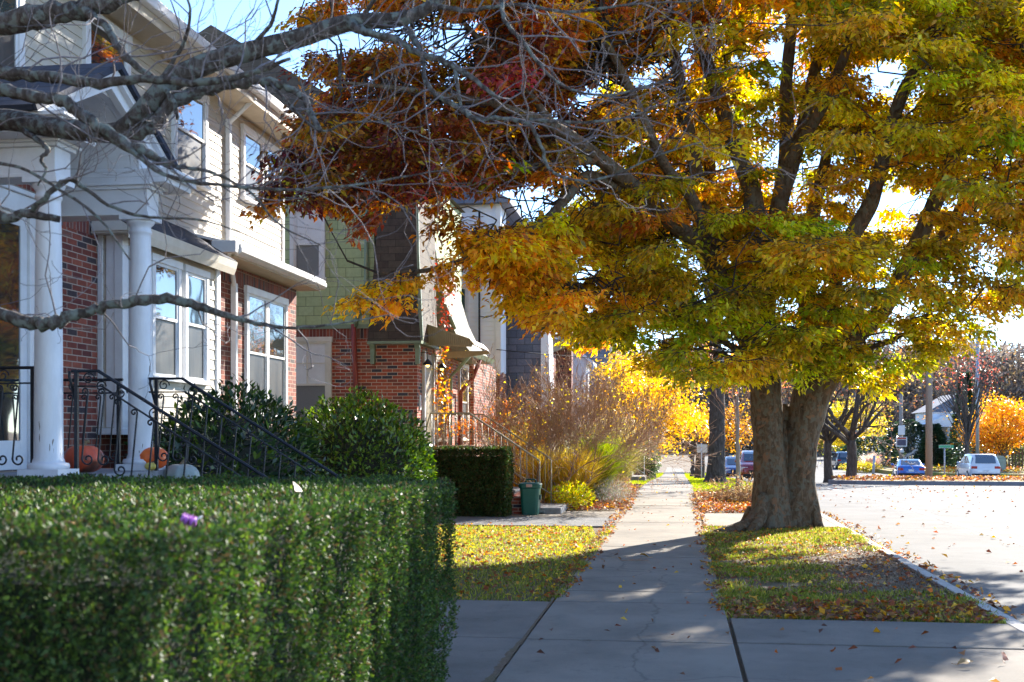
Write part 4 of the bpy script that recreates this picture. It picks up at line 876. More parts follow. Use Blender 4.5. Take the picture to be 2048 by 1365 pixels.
vase('vase_shrub', 'wide bare brown shrub with a few yellow leaves above the garden bed', [(-3.0, 26.6, 0), (-2.7, 26.9, 0), (-3.25, 27.1, 0), (-2.4, 26.7, 0)], 3.9, 4, 7, MA['browntwig'], MA['browntwig'], 620, [(.75, .6, .04), (.65, .55, .05), (.6, .3, .05)], .06, (2, 3), outl=.85, r0=.028, upb=.07, sprd=.5, l0=.21, rat=.84)
vase('bare_shrub', 'upright bare shrub with rust tinted twigs beside the tan railing', [(-3.6, 27.7, 0), (-3.66, 27.76, 0)], 2.6, 3, 5, MA['browntwig'], MA['browntwig'], 900, [(.50, .20, .06), (.42, .16, .05), (.7, .5, .05)], .05, (2, 3), outl=.7, r0=.02, upb=.1)
vase('rust_shrub', 'rust leaved shrub growing against the stoop', [(-4.2, 27.0, 0), (-4.5, 27.4, 0)], 2.3, 2, 5, MA['browntwig'], MA['browntwig'], 2600, [(.55, .18, .05), (.62, .26, .05), (.42, .12, .04)], .055, (2, 3), outl=.8, r0=.018)
def ornamental(name, label, c, n, hgt, cols, lean=.35, w=.006, plume=None, spread=.15, cat='grass clump'):
    g = thing(name, label, cat, c); az = rng.uniform(0, 6.28, n); r = rng.uniform(0, spread, n)
    base = np.stack([c[0]+r*np.cos(az), c[1]+r*np.sin(az), np.full(n, c[2])], 1)
    h = rng.uniform(.55, 1.1, n)*hgt; ln = rng.gamma(2, lean/2, n); col = palette(n, cols, .2); o = np.stack([np.cos(az), np.sin(az)*1, 0*az], 1); S = np.stack([-np.sin(az), np.cos(az), 0*az], 1)
    pts = [base+o*(ln*h*t**2.2)[:, None]+np.array([0, 0, 1])*(h*(t-.28*ln*t**3))[:, None] for t in (0, .35, .7, 1.)]
    ws = [w, w, w*.7, w*.15]; V = np.zeros((n, 8, 3))
    for i, (p_, w_) in enumerate(zip(pts, ws)): V[:, 2*i] = p_-S*w_; V[:, 2*i+1] = p_+S*w_
    F = np.array([[0, 1, 3, 2], [2, 3, 5, 4], [4, 5, 7, 6]]); F = (F[None]+(np.arange(n)*8)[:, None, None]).reshape(-1, 4)
    quadmesh('blades', V.reshape(-1, 3), F, MA['grass'], g, np.repeat(col, 8, axis=0))
    if plume:
        k = rng.integers(0, n, plume[0]); m_ = plume[0]*14; t = np.repeat(pts[3][k], 14, 0)+rng.normal(0, 1, (m_, 3))*[.03, .03, .09]+[0, 0, .04]
        leafcloud('plumes', t, rdir(m_, .6, .8), rdir(m_), .05, .012, palette(m_, plume[1], .15), MA['grass'], g)
    return g
YG = [(.74, .58, .10), (.64, .46, .09), (.56, .48, .08), (.78, .62, .2)]
for i, (px_, D, hh, nn, cols, pl, lb) in enumerate([
    (1085, 27.6, 1.3, 1100, YG, None, 'golden grass clump under the left arm of the bare shrub'),
    (1150, 27.4, 1.35, 1300, YG, None, 'golden yellow grass clump at the foot of the bare shrub'),
    (1190, 28.6, 1.75, 2200, [(.16, .24, .03), (.24, .30, .04), (.32, .32, .05)], None, 'dense rounded green grass clump in the garden bed'),
    (1228, 31, 2.0, 1400, [(.42, .36, .12), (.5, .4, .16), (.34, .32, .08)], (150, [(.62, .5, .38), (.55, .42, .36)]), 'tall tan plumed grass leaning toward the sidewalk'),
    (1215, 35, 2.2, 1400, [(.5, .4, .2), (.55, .42, .22), (.4, .34, .12)], (200, [(.66, .55, .46), (.6, .46, .4)]), 'tall pinkish plumed grass farthest back in the bed'),
    (1040, 29, 1.9, 900, YG+[(.3, .34, .06)], (60, [(.66, .55, .46), (.6, .46, .4)]), 'yellow green plumed grass beside the rust shrub')]):
    q = onG(px_, D); ornamental('ornamental_grass', lb, tuple(q), int(nn*1.8), hh, cols, .38, .010, pl, .24).__setitem__('group', 'ornamental grasses of the garden bed')
shrub('lavender_bush', 'low grey lavender bush at the edge of the sidewalk', (-1.55, 27.6, .25), (.5, .8, .34), 3500, .06, [(.20, .21, .19), (.27, .25, .25), (.24, .18, .16), (.16, .19, .10)], 'grass', wl=.14, up=.9, core=False, shell=.8)
shrub('heather_bush', 'low reddish brown bush behind the lavender', (-1.6, 29.6, .28), (.45, 1.0, .38), 3500, .06, [(.28, .13, .09), (.34, .20, .13), (.22, .16, .12), (.40, .28, .10)], 'grass', wl=.2, up=.9, core=False, shell=.8)
shrub('yellow_bush', 'small yellow green leafy plant behind the green bin', (-2.3, 25.9, .25), (.5, .4, .32), 1500, .07, [(.5, .5, .05), (.35, .42, .05), (.6, .42, .05)], 'leaf', core=False, shell=.8)
# dried clump on the verge
g = thing('dried_perennial', 'collapsed brown dried clump in the leafy verge behind the big tree', 'dead plant', (1.5, 28.2, 0)); A = Segs(); tips = []
for k in range(150):
    a = random.uniform(0, 6.28); x = 1.45+random.uniform(-.45, .45); yb = 28.0+random.uniform(-.5, .7); t = random.uniform(.3, 1.6)
    p0 = np.array([x, yb, 0.]); hh = random.uniform(.2, .8)*random.uniform(.4, 1)
    pts = [p0, p0+[.1*math.cos(a)*t, .1*math.sin(a), hh*.6], p0+[.35*math.cos(a)*t, .3*math.sin(a), hh], p0+[.65*math.cos(a)*t, .5*math.sin(a), hh*random.uniform(.4, 1)]]
    A.path(pts, .007, .003); tips += pts[1:]
A.build('stems', surf('straw_stem', (.38, .26, .15), (.28, .18, .11), 20, .8), g, 3)
T = np.array(tips); n = 1500; P = T[rng.integers(0, len(T), n)]+rng.normal(0, .05, (n, 3)); leafcloud('dry_leaves', P, rdir(n, .6, -.6), rdir(n), rng.uniform(.05, .12, n), .03, palette(n, [(.30, .18, .10), (.42, .28, .15), (.22, .13, .08), (.5, .38, .2)]), MA['litter'], g)

# ---------------------------------------------------------------- green bin
g = thing('green_bin', 'green lidded compost bin standing at the end of the brick steps', 'bin', (-2.93, 23.72, .012))
GB = surf('green_plastic', (.012, .115, .085), (.010, .095, .07), 4, .38, bump=.05); GD = surf('dark_green_plastic', (.012, .085, .065), None, 6, .42)
def rrect(hx, hy, z, k=4, r=.35):
    o = []
    for q in range(4):
        cx, cy = ((1, 1), (-1, 1), (-1, -1), (1, -1))[q]; rr = min(hx, hy)*r
        for i in range(k+1):
            a = math.pi/2*(q+i/k); o.append((cx*(hx-rr)+rr*math.cos(a), cy*(hy-rr)+rr*math.sin(a), z))
    return o
def loft(m, rings, smooth=True):
    n = len(rings[0]); v = [p for r in rings for p in r]
    f = [(i*n+k, i*n+(k+1) % n, (i+1)*n+(k+1) % n, (i+1)*n+k) for i in range(len(rings)-1) for k in range(n)]
    return m.add(v, f+[tuple(range(n))[::-1], tuple(range((len(rings)-1)*n, len(rings)*n))], smooth)
m = MB(); loft(m, [rrect(.155, .155, .0), rrect(.16, .16, .02), rrect(.195, .195, .52), rrect(.2, .2, .53), rrect(.215, .215, .535), rrect(.217, .217, .575)], False); localbuild(m, 'bin_body', GB, g, .004)
m = MB(); loft(m, [rrect(.222, .222, .576), rrect(.222, .222, .60), rrect(.205, .205, .625), rrect(.17, .17, .64)], False); localbuild(m, 'lid', GB, g, .004)
m = MB(); m.tube([(-.085, -.05, .62), (-.085, -.05, .685), (-.06, -.05, .70), (.09, -.05, .70), (.115, -.05, .685), (.115, -.05, .62)], .016, 8); localbuild(m, 'handle', GD, g)
m = MB(); m.box(-.06, .06, -.245, -.212, .555, .61); localbuild(m, 'latch', surf('pink_plastic', (.62, .35, .28), None, 9, .4), g, .01)
m = MB(); m.box(.185, .215, -.06, .06, .30, .40); m.box(-.13, -.05, -.17, -.155, .0, .06); localbuild(m, 'side_grip', GD, g, .006)
# ================================================================ the big street tree
def catmull(pts, rad, k=6):
    P = [np.array(p, float) for p in pts]; P = [2*P[0]-P[1]]+P+[2*P[-1]-P[-2]]; Rr = [rad[0]]+list(rad)+[rad[-1]]; o = []; ro = []
    for i in range(1, len(P)-2):
        for j in range(k):
            t = j/k; a, b, c, d = P[i-1:i+3]
            o.append(.5*((2*b)+(-a+c)*t+(2*a-5*b+4*c-d)*t*t+(-a+3*b-3*c+d)*t**3)); ro.append(Rr[i]+(Rr[i+1]-Rr[i])*t)
    o.append(P[-2]); ro.append(Rr[-2]); return o, ro
def limb(m, pts, rad, n=12, k=6, noise=.06, seed=0, flute=0):
    pts, rad = catmull(pts, rad, k); o = len(m.v)
    if n <= 10: pts = [p_ if i_ in (0, len(pts)-1) else p_+rng.normal(0, r_*.22, 3) for i_, (p_, r_) in enumerate(zip(pts, rad))]; rad = [r_*random.uniform(.9, 1.14) for r_ in rad]
    m.tube(pts, rad, n, True, True)
    for i, c in enumerate(pts):
        for q in range(n):
            vi = o+i*n+q; p = np.array(m.v[vi]); a = 2*math.pi*q/n
            s = 1+noise*(math.sin(a*3+p[2]*2.2+seed)*.6+math.sin(a*7-p[2]*5+seed*2)*.35+math.sin(a*2+p[2]*9+seed)*.35+random.uniform(-.35, .35))+flute*math.exp(-(p[2]-gz(0))*3.2)*abs(math.sin(a*2.5+seed))
            m.v[vi] = tuple(c+(p-c)*s)
    return pts, rad
T0 = onG(1572, 20.8)
tree = thing('zelkova_tree', 'large twin trunked street tree in gold and green autumn leaf on the verge', 'tree', tuple(T0))
def lp(L): return [atD(a, b, d) for a, b, d in L]
m = MB()
limbs = []
def L_(spec, rad, n=12, flute=0, noise=.06):
    pts, rr = limb(m, lp(spec), rad, n, 6, noise, len(limbs), flute); limbs.append((pts, rr)); return pts
L_([(1543, 1085, 20.7), (1542, 1040, 20.7), (1541, 960, 20.7), (1538, 880, 20.7), (1532, 800, 20.7), (1527, 730, 20.7), (1525, 660, 20.8)], [.40, .345, .28, .26, .27, .26, .22], 36, .22)
L_([(1600, 1085, 20.8), (1599, 1040, 20.8), (1598, 960, 20.8), (1603, 880, 20.8), (1620, 800, 20.85), (1645, 740, 20.9), (1672, 690, 21)], [.41, .345, .285, .29, .33, .33, .22], 36, .22)
# root flares
for spec, rad in (([(1530, 1010, 20.6), (1505, 1045, 20.3), (1470, 1058, 20.1), (1432, 1066, 20.0), (1405, 1074, 20.0)], [.16, .13, .09, .06, .03]),
                  ([(1625, 990, 20.7), (1632, 1035, 20.5), (1640, 1054, 20.4), (1655, 1066, 20.4)], [.08, .10, .07, .03]),
                  ([(1510, 1020, 20.9), (1490, 1048, 20.9), (1470, 1056, 21)], [.14, .10, .04]),
                  ([(1525, 990, 20.5), (1520, 1035, 20.3), (1508, 1056, 20.1), (1492, 1070, 20)], [.1, .12, .09, .04])):
    limb(m, lp(spec), rad, 14, 5, .1, 3)
limb(m, lp([(1572, 1070, 20.9), (1571, 960, 20.85), (1570, 870, 20.9), (1569, 810, 21)], ), [.30, .22, .18, .08], 16, 5, .08, 2)
# main limbs
LL = [([(1520, 740, 20.7), (1488, 660, 20.4), (1452, 590, 20), (1415, 510, 19.4), (1345, 445, 18.6), (1285, 392, 18), (1200, 318, 17.2), (1110, 255, 16.4), (980, 205, 15.6)], [.24, .18, .165, .15, .14, .125, .105, .08, .05]),
      ([(1528, 740, 20.8), (1500, 650, 20.9), (1455, 560, 20.8), (1420, 480, 20.6), (1395, 360, 20.4), (1370, 220, 20.2), (1345, 80, 20), (1330, -90, 20)], [.2, .17, .15, .13, .12, .11, .09, .06]),
      ([(1530, 700, 20.9), (1505, 600, 21.4), (1475, 500, 21.8), (1430, 400, 22.2), (1412, 250, 22.6), (1395, 90, 23), (1370, -60, 23.3)], [.18, .16, .14, .12, .1, .08, .05]),
      ([(1532, 690, 20.8), (1522, 580, 20.6), (1515, 480, 20.4), (1502, 380, 20.2), (1468, 290, 20), (1420, 140, 19.8), (1385, 30, 19.6), (1360, -120, 19.5)], [.2, .19, .18, .16, .13, .11, .09, .06]),
      ([(1530, 640, 21), (1540, 520, 21), (1560, 400, 21), (1575, 290, 21.1), (1572, 180, 21.2), (1583, 40, 21.3), (1590, -120, 21.5)], [.18, .16, .15, .14, .11, .1, .07]),
      ([(1560, 400, 21), (1600, 280, 21.4), (1625, 160, 21.9), (1660, 20, 22.4), (1680, -120, 22.8)], [.15, .13, .11, .09, .06]),
      ([(1570, 330, 21), (1625, 250, 20.6), (1665, 170, 20.3), (1700, 80, 20), (1740, -60, 19.8)], [.12, .10, .09, .07, .05]),
      ([(1640, 730, 20.9), (1620, 640, 21.2), (1608, 540, 21.6), (1625, 430, 22), (1655, 300, 22.4), (1665, 160, 22.8)], [.2, .17, .15, .13, .1, .07]),
      ([(1660, 720, 20.9), (1655, 630, 20.6), (1680, 520, 20.3), (1735, 420, 20), (1755, 360, 19.9), (1800, 200, 19.7), (1870, 80, 19.5), (1900, -60, 19.3)], [.2, .17, .15, .14, .12, .11, .09, .06]),
      ([(1670, 715, 21), (1715, 670, 21), (1760, 628, 20.9), (1800, 560, 20.8), (1850, 450, 20.6), (1905, 320, 20.4), (1930, 210, 20.3), (1990, 120, 20.1), (2060, 50, 20)], [.2, .18, .16, .15, .14, .13, .11, .1, .08]),
      ([(1800, 560, 20.8), (1880, 480, 21.6), (1940, 380, 22.4), (1985, 270, 23), (2060, 130, 23.5)], [.12, .11, .10, .09, .07]),
      ([(1415, 510, 19.4), (1385, 400, 18.8), (1330, 330, 18.3), (1260, 180, 17.6), (1210, 80, 17)], [.13, .10, .08, .07, .05]),
      ([(1285, 392, 18), (1230, 372, 17.7), (1175, 352, 17.4), (1135, 395, 17.1), (1090, 442, 16.9), (1030, 480, 16.7), (940, 515, 16.5), (860, 540, 16.3), (760, 548, 16.1)], [.09, .075, .075, .07, .065, .055, .042, .032, .02]),
      ([(1200, 318, 17.2), (1100, 330, 16.6), (1000, 345, 16.1), (900, 375, 15.7), (800, 400, 15.3), (700, 390, 15), (600, 380, 14.8)], [.07, .06, .05, .04, .03, .025, .015]),
      ([(980, 205, 15.6), (880, 190, 15), (780, 175, 14.6), (680, 165, 14.2)], [.05, .04, .03, .015]),
      ([(1110, 255, 16.4), (1020, 140, 16.2), (940, 60, 16), (860, -30, 16)], [.06, .05, .035, .02]),
      ([(1512, 720, 20.4), (1440, 680, 19.4), (1370, 640, 18.7), (1290, 600, 18.2), (1220, 588, 17.8), (1140, 600, 17.4)], [.06, .05, .04, .032, .026, .015]),
      ([(1515, 745, 20.2), (1460, 715, 19.4), (1400, 700, 18.9), (1330, 700, 18.6)], [.045, .035, .025, .014]),
      ([(1700, 700, 20.6), (1760, 690, 19.8), (1830, 660, 19.2), (1920, 640, 18.8)], [.06, .045, .03, .015]),
      ([(1850, 450, 20.6), (1920, 440, 19.8), (2000, 450, 19.2), (2080, 470, 18.9)], [.06, .05, .035, .02])]
for s, r in LL: L_(s, r, 12, 0, .07)
tr = m.build('trunk', MA['bark'], tree)
# leaf sprays: each a flat spray of twigs, hung on the nearest limb
allp = np.array([p for pts, _ in limbs[2:] for p in pts[3:]])
lowx = [480, 520, 600, 660, 720, 760, 820, 880, 960, 1010, 1060, 1100, 1160, 1230, 1300, 1370, 1440, 1500, 1560, 1620, 1680, 1730, 1790, 1850, 1920, 2000, 2080, 2200]
lowy = [90, 340, 360, 400, 420, 390, 400, 450, 490, 540, 600, 655, 700, 715, 740, 760, 770, 745, 715, 720, 745, 760, 740, 700, 670, 620, 560, 520]
# colours of the leaves by where on the crown they grow
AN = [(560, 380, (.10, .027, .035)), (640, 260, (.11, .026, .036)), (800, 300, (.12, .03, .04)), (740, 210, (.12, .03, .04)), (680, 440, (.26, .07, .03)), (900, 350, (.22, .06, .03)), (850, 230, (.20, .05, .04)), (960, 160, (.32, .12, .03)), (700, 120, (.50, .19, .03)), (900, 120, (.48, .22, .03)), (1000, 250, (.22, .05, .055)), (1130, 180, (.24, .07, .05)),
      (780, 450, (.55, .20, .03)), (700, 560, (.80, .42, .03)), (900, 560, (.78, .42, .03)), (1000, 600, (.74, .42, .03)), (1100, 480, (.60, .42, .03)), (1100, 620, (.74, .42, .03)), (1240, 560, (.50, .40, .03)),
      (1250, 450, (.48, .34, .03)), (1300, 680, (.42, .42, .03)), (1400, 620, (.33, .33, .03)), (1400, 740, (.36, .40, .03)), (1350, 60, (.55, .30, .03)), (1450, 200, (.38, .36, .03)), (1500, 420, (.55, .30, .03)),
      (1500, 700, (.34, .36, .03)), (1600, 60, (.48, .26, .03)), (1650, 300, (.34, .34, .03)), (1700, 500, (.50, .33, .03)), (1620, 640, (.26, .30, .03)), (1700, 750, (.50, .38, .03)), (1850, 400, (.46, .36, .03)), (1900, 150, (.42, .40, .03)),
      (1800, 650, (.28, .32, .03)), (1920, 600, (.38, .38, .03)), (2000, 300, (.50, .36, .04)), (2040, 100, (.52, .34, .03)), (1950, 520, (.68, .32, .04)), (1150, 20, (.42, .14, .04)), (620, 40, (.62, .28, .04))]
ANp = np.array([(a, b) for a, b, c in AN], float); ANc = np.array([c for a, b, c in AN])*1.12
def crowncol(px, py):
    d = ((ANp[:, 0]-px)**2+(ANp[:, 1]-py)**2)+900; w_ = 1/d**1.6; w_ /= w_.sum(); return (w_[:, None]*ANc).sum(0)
holes = [(1005, 412, 92, 42), (1085, 400, 50, 36), (900, 60, 60, 30), (520, 90, 100, 80), (730, 60, 60, 25), (700, 540, 60, 18), (640, 510, 60, 50), (780, 500, 40, 30), (880, 30, 40, 18), (1570, 105, 45, 60), (1790, 140, 36, 40), (1180, 330, 30, 20), (1570, 600, 5, 10), (1570, 300, 26, 90), (1400, 480, 30, 40), (1740, 400, 26, 50), (930, 80, 40, 40)]
SPc = []; TW = Segs(); LP = []; LD = []; LN = []; LLn = []; LCc = []
def add_spray(c, rad, nleaf, col, Lf, px, py):
    j = np.argmin(((allp-c)**2*[1, 1, 1.6]).sum(1)); a = allp[j]; dist = np.linalg.norm(a-c)
    mid = (a+c)/2+rng.normal(0, .22, 3)*min(1, dist)+[0, 0, .12*dist]
    r0 = min(.016, .007+.006*dist); kk = .07*min(dist, 1.5); q = [a+(mid-a)*t+rng.normal(0, kk, 3)*(t > 0) for t in (0, .25, .5, .75, 1)]+[mid+(c-mid)*t+rng.normal(0, kk*.7, 3) for t in (.33, .66)]+[c]
    TW.path(q, r0, .006)
    outd = unit(np.append((c-T0)[:2]*1., 0)+rng.normal(0, .4, 3)*[1, 1, 0]); side = np.array([-outd[1], outd[0], 0])
    nt_ = 9; tilt = rng.normal(-.18, .14)
    ends = []
    for k in range(nt_):
        an = rng.uniform(-2.4, 2.4); rr = rad*rng.uniform(.5, 1.1); e = c+(outd*math.cos(an)+side*math.sin(an))*rr+np.array([0, 0, tilt*rr*math.cos(an)-.10*rr+rng.normal(0, .07)]); md = (c+e)/2+[0, 0, .05]
        TW.path([c, md, e], .005, .0025); ends.append((c, md, e))
    k = rng.integers(0, nt_, nleaf); t = rng.random(nleaf)**.7; E = np.array(ends)
    P = (1-t)[:, None]**2*E[k, 0]+2*(t*(1-t))[:, None]*E[k, 1]+(t**2)[:, None]*E[k, 2]+rng.normal(0, 1, (nleaf, 3))*[.06, .06, .06]-np.array([0, 0, .05])
    D = unit(unit(E[k, 2]-E[k, 0])*.7+rng.normal(0, .55, (nleaf, 3))*[1, 1, .5]+np.array([0, 0, -.35])); N = unit(rng.normal(0, .45, (nleaf, 3))+[0, 0, 1])
    LP.append(P); LD.append(D); LN.append(N); L = rng.uniform(.6, 1.25, nleaf)*Lf; LLn.append(L)
    shade = rng.normal(0, .3, (nleaf, 1)); mixc = ANc[rng.integers(0, len(ANc), nleaf)]; mw = rng.random((nleaf, 1))**3*.7
    LCc.append(np.clip((col*(1-mw)+mixc*mw)*(1+shade)*(1+rng.normal(0, .08, (nleaf, 3))), .01, .92))
cnt = 0
# openings in the crown where sunlight comes through to the ground
sund = np.array(sv); SH = [(np.array(p, float), q) for p, q in (((-1.7, 4.3, 1.3), .45), ((-2.9, 4.8, 1.3), .4), ((-3.9, 4.1, 1.3), .3), ((-1.33, 5.0, .6), .2), ((2.2, 8.2, 0), .25), ((-.2, 12.2, 0), .4), ((1.4, 13.2, 0), .45), ((-2.4, 15.5, 0), .8), ((-3.2, 18.5, 0), .8), ((-4.8, 9.2, 2.2), .3), ((.0, 9.6, 0), .3), ((1.2, 15.5, 0), .5), ((-6.1, 14.2, 2.8), .7))]
def sunhole(c, r):
    for p, q in SH:
        w_ = c-p; k_ = w_.dot(sund)
        if np.linalg.norm(w_-sund*k_) < q+r*.45: return True
    return False
def try_spray(px, py, D, r, n, Lf, pad=False):
    if not pad and sunhole(atD(px, py, D), r): return False
    for hx, hy, hw, hh in holes:
        if ((px-hx)/(hw+r*2400/D*.45))**2+((py-hy)/(hh+r*2400/D*.18))**2 < 1: return False
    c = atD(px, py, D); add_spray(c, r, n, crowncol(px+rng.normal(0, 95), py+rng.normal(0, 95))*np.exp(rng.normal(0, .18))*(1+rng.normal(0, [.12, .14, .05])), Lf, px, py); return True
i = 0
while cnt < 1520 and i < 14000:
    i += 1
    px = random.uniform(575, 2230); lo = np.interp(px, lowx, lowy)
    if px < 1150: D = random.uniform(13.6, 18.5)+max(0, px-600)/550*2.2
    else: D = random.triangular(16, 26.5, 21)
    py = lo-12-(lo+160)*random.random()**1.12
    if px < 780 and py < 110 and random.random() < .6: continue
    if D > 21.3 and H+(870-py)*D/2400 < 4.7+(D-21)*.25: continue
    # keep the stems in the middle readable: few sprays in front of them
    if 1330 < px < 1800 and 90 < py < 470 and D < 20.8:
        band = 430 < py < 560 or py > 690
        if random.random() < (.2 if band else .82): continue
        if 1340 < px < 1660 and 500 < py < 680 and D < 20.9 and random.random() < .96: continue
    if px < 640 and random.random() < .45: continue
    if px < 950 and random.random() < .55: continue
    r = random.uniform(.45, .85)*(.75 if px < 1150 else 1)
    if try_spray(px, py, D, r, int(330*r/.65), .118 if px > 900 else .105): cnt += 1
# lower rim of the crown, hand placed pads
for px, py, D, r in [(1150, 590, 16.5, .6), (1060, 545, 16.5, .6), (980, 520, 16.3, .55), (900, 540, 16.1, .5), (830, 555, 16, .5), (770, 575, 15.8, .42), (720, 598, 15.6, .35), (745, 552, 15.7, .4), (800, 600, 15.7, .35), (1030, 600, 16.6, .5), (1080, 640, 16.8, .4), (1130, 620, 17, .5),
                     (1200, 640, 17.6, .6), (1260, 670, 18, .6), (1340, 700, 18.5, .7), (1400, 725, 18.8, .6), (1450, 750, 19, .45), (1470, 730, 19.2, .45), (1540, 728, 19.2, .4), (1605, 715, 19.2, .45), (1500, 745, 19.3, .35), (1660, 700, 19.2, .6), (1700, 745, 19.3, .5), (1740, 770, 19.4, .35), (1770, 740, 19.6, .55), (1830, 720, 19.2, .5), (1810, 640, 19, .6), (1880, 690, 19, .5), (1940, 650, 19, .5), (1990, 560, 19, .6), (2030, 500, 18.6, .6), (1900, 590, 18.8, .6), (1850, 640, 19.4, .6), (1600, 740, 19.2, .4), 
                     (1780, 720, 19, .6), (1840, 690, 18.8, .6), (1900, 650, 18.6, .6), (1960, 600, 18.6, .6), (2030, 580, 18.4, .6), (1720, 580, 18.8, .6), (1800, 560, 18.6, .6), (1880, 520, 18.6, .6), (1380, 470, 17.5, .6), (1450, 430, 18, .6), (1540, 440, 18.4, .6), (1620, 450, 18.6, .5), (1330, 540, 17.6, .6),
                     (600, 400, 14.6, .4), (560, 380, 14.4, .35), (650, 450, 14.8, .4), (700, 490, 15, .4), (640, 340, 14.6, .5), (590, 300, 14.4, .45), (760, 430, 15.2, .5), (700, 380, 15, .5), (540, 405, 14.3, .22), (730, 505, 15.2, .3),
                     (1260, 600, 17.8, .6), (1320, 640, 18, .6), (1180, 660, 17.6, .4), (1860, 600, 18.4, .6), (1940, 560, 18.4, .6), (2010, 520, 18.2, .6), (2060, 420, 18, .6), (1990, 400, 18.2, .6), (1930, 330, 18.4, .5)]:
    try_spray(px, py, D, r, int(380*r/.6), .105, True)
# upper crown above the picture: it throws the shade
for k in range(85):
    px = random.uniform(900, 2300); py = random.uniform(-1000, -60); D = random.triangular(15.5, 27, 21)
    if ((px-1600)/760)**2+((py+150)/900)**2 > 1: continue
    try_spray(px, py, D, .95, 260, .13)
TW.build('branchlets', MA['bark2'], tree, 4)
LP = np.concatenate(LP); LLn = np.concatenate(LLn)
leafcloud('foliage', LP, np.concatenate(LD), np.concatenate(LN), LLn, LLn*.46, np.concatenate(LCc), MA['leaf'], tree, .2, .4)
print('zelkova leaves', len(LP), 'sprays', cnt)

# ================================================================ bare foreground tree reaching in from the left
ft = thing('lichened_tree', 'bare lichen covered tree reaching across from the left in the foreground', 'tree', (-5.4, 7.6, 0))
m = MB(); A = Segs(); B = Segs(); F2 = []
def L2(spec, rad, n=10, noise=.1, tw=True, dens=1.):
    pts, rr = limb(m, lp(spec), rad, n, 6, noise, len(F2)); F2.append((pts, rr, tw, dens))
limb(m, [(-5.4, 7.6, -.1), (-5.42, 7.6, .8), (-5.35, 7.55, 1.6), (-5.2, 7.5, 2.3), (-5.15, 7.5, 3.2), (-5.1, 7.6, 4.2)], [.2, .16, .14, .13, .11, .07], 16, 6, .08, 1)
L2([(-230, 330, 7.9), (-120, 275, 7.6), (-10, 240, 7.3), (90, 252, 7.1), (170, 262, 7.0), (240, 262, 6.9), (300, 205, 6.8), (345, 160, 6.8), (420, 125, 6.8), (500, 102, 6.8), (600, 75, 6.8), (700, 45, 6.8), (800, 38, 6.8), (860, 12, 6.8), (900, -20, 6.8)], [.09, .08, .068, .06, .06, .055, .06, .062, .058, .052, .05, .046, .04, .03, .02], 12, .1)
L2([(235, 262, 6.9), (290, 262, 6.85), (345, 205, 6.8), (420, 180, 6.8), (500, 163, 6.7), (560, 168, 6.7), (610, 200, 6.7), (640, 262, 6.6)], [.05, .036, .04, .034, .028, .023, .019, .014], 10)
L2([(-200, 160, 7.4), (-60, 142, 6.5), (60, 150, 6.2), (180, 165, 6.1), (300, 158, 6.0), (400, 165, 5.9), (500, 148, 5.9), (580, 118, 5.8)], [.06, .04, .03, .026, .022, .018, .014, .008], 8)
L2([(-200, 190, 7.2), (-40, 178, 6.0), (60, 190, 5.8), (130, 205, 5.7), (180, 240, 5.7), (240, 280, 5.7), (290, 305, 5.7), (345, 333, 5.8)], [.06, .034, .028, .028, .028, .032, .024, .018], 8)
L2([(-260, 100, 7.6), (-80, 60, 7.4), (60, 38, 7.2), (160, 15, 7.1), (260, -8, 7), (340, -40, 7)], [.08, .075, .068, .055, .04, .03], 10)
L2([(160, 10, 7.1), (215, 60, 6.9), (255, 120, 6.8), (300, 150, 6.8), (345, 200, 6.7), (355, 240, 6.7)], [.028, .024, .022, .019, .016, .01], 8)
L2([(-220, 560, 7.6), (-90, 600, 6.8), (0, 628, 6.4), (60, 645, 6.3), (105, 648, 6.2), (150, 630, 6.2), (210, 612, 6.2), (270, 605, 6.1), (335, 597, 6.1), (395, 612, 6.1), (470, 635, 6.1), (560, 655, 6.1), (660, 650, 6.1), (780, 630, 6.1)], [.055, .045, .036, .032, .032, .03, .026, .027, .027, .022, .014, .009, .006, .003], 10, .1, True, .6)
L2([(-120, 420, 6.6), (0, 435, 6.0), (60, 428, 5.9), (120, 440, 5.9)], [.035, .026, .022, .015], 8)
L2([(60, 425, 5.9), (90, 395, 5.8), (140, 360, 5.8), (215, 410, 5.8), (300, 435, 5.7), (400, 440, 5.7), (480, 465, 5.7)], [.014, .014, .012, .009, .007, .005, .003], 6)
L2([(50, 262, 7.1), (95, 298, 7.0), (82, 318, 7.0), (92, 340, 7), (76, 372, 7)], [.018, .014, .01, .008, .005], 7, .1, False)
L2([(345, 333, 5.8), (420, 345, 5.7), (500, 385, 5.7), (560, 450, 5.7), (640, 490, 5.7)], [.010, .008, .007, .005, .003], 6)
L2([(230, 275, 5.7), (330, 350, 5.6), (440, 370, 5.6), (560, 380, 5.6), (700, 372, 5.6), (840, 348, 5.6), (900, 340, 5.6)], [.012, .010, .009, .007, .006, .004, .003], 6)
L2([(700, 45, 6.8), (720, 60, 6.7), (790, 80, 6.6), (830, 105, 6.6), (905, 130, 6.5), (970, 178, 6.4), (1000, 200, 6.4)], [.03, .024, .02, .018, .017, .012, .006], 8)
L2([(815, 60, 6.8), (845, 110, 6.6), (848, 155, 6.5), (870, 188, 6.4), (915, 215, 6.4), (950, 237, 6.3), (1010, 238, 6.3), (1060, 252, 6.2), (1085, 300, 6.2), (1100, 340, 6.2), (1160, 362, 6.1), (1230, 350, 6.1), (1320, 310, 6.0), (1400, 285, 6)], [.022, .013, .012, .013, .014, .013, .011, .01, .009, .008, .007, .006, .004, .003], 8)
L2([(910, 135, 6.5), (915, 180, 6.4), (925, 215, 6.4), (950, 236, 6.3)], [.012, .010, .009, .010], 7)
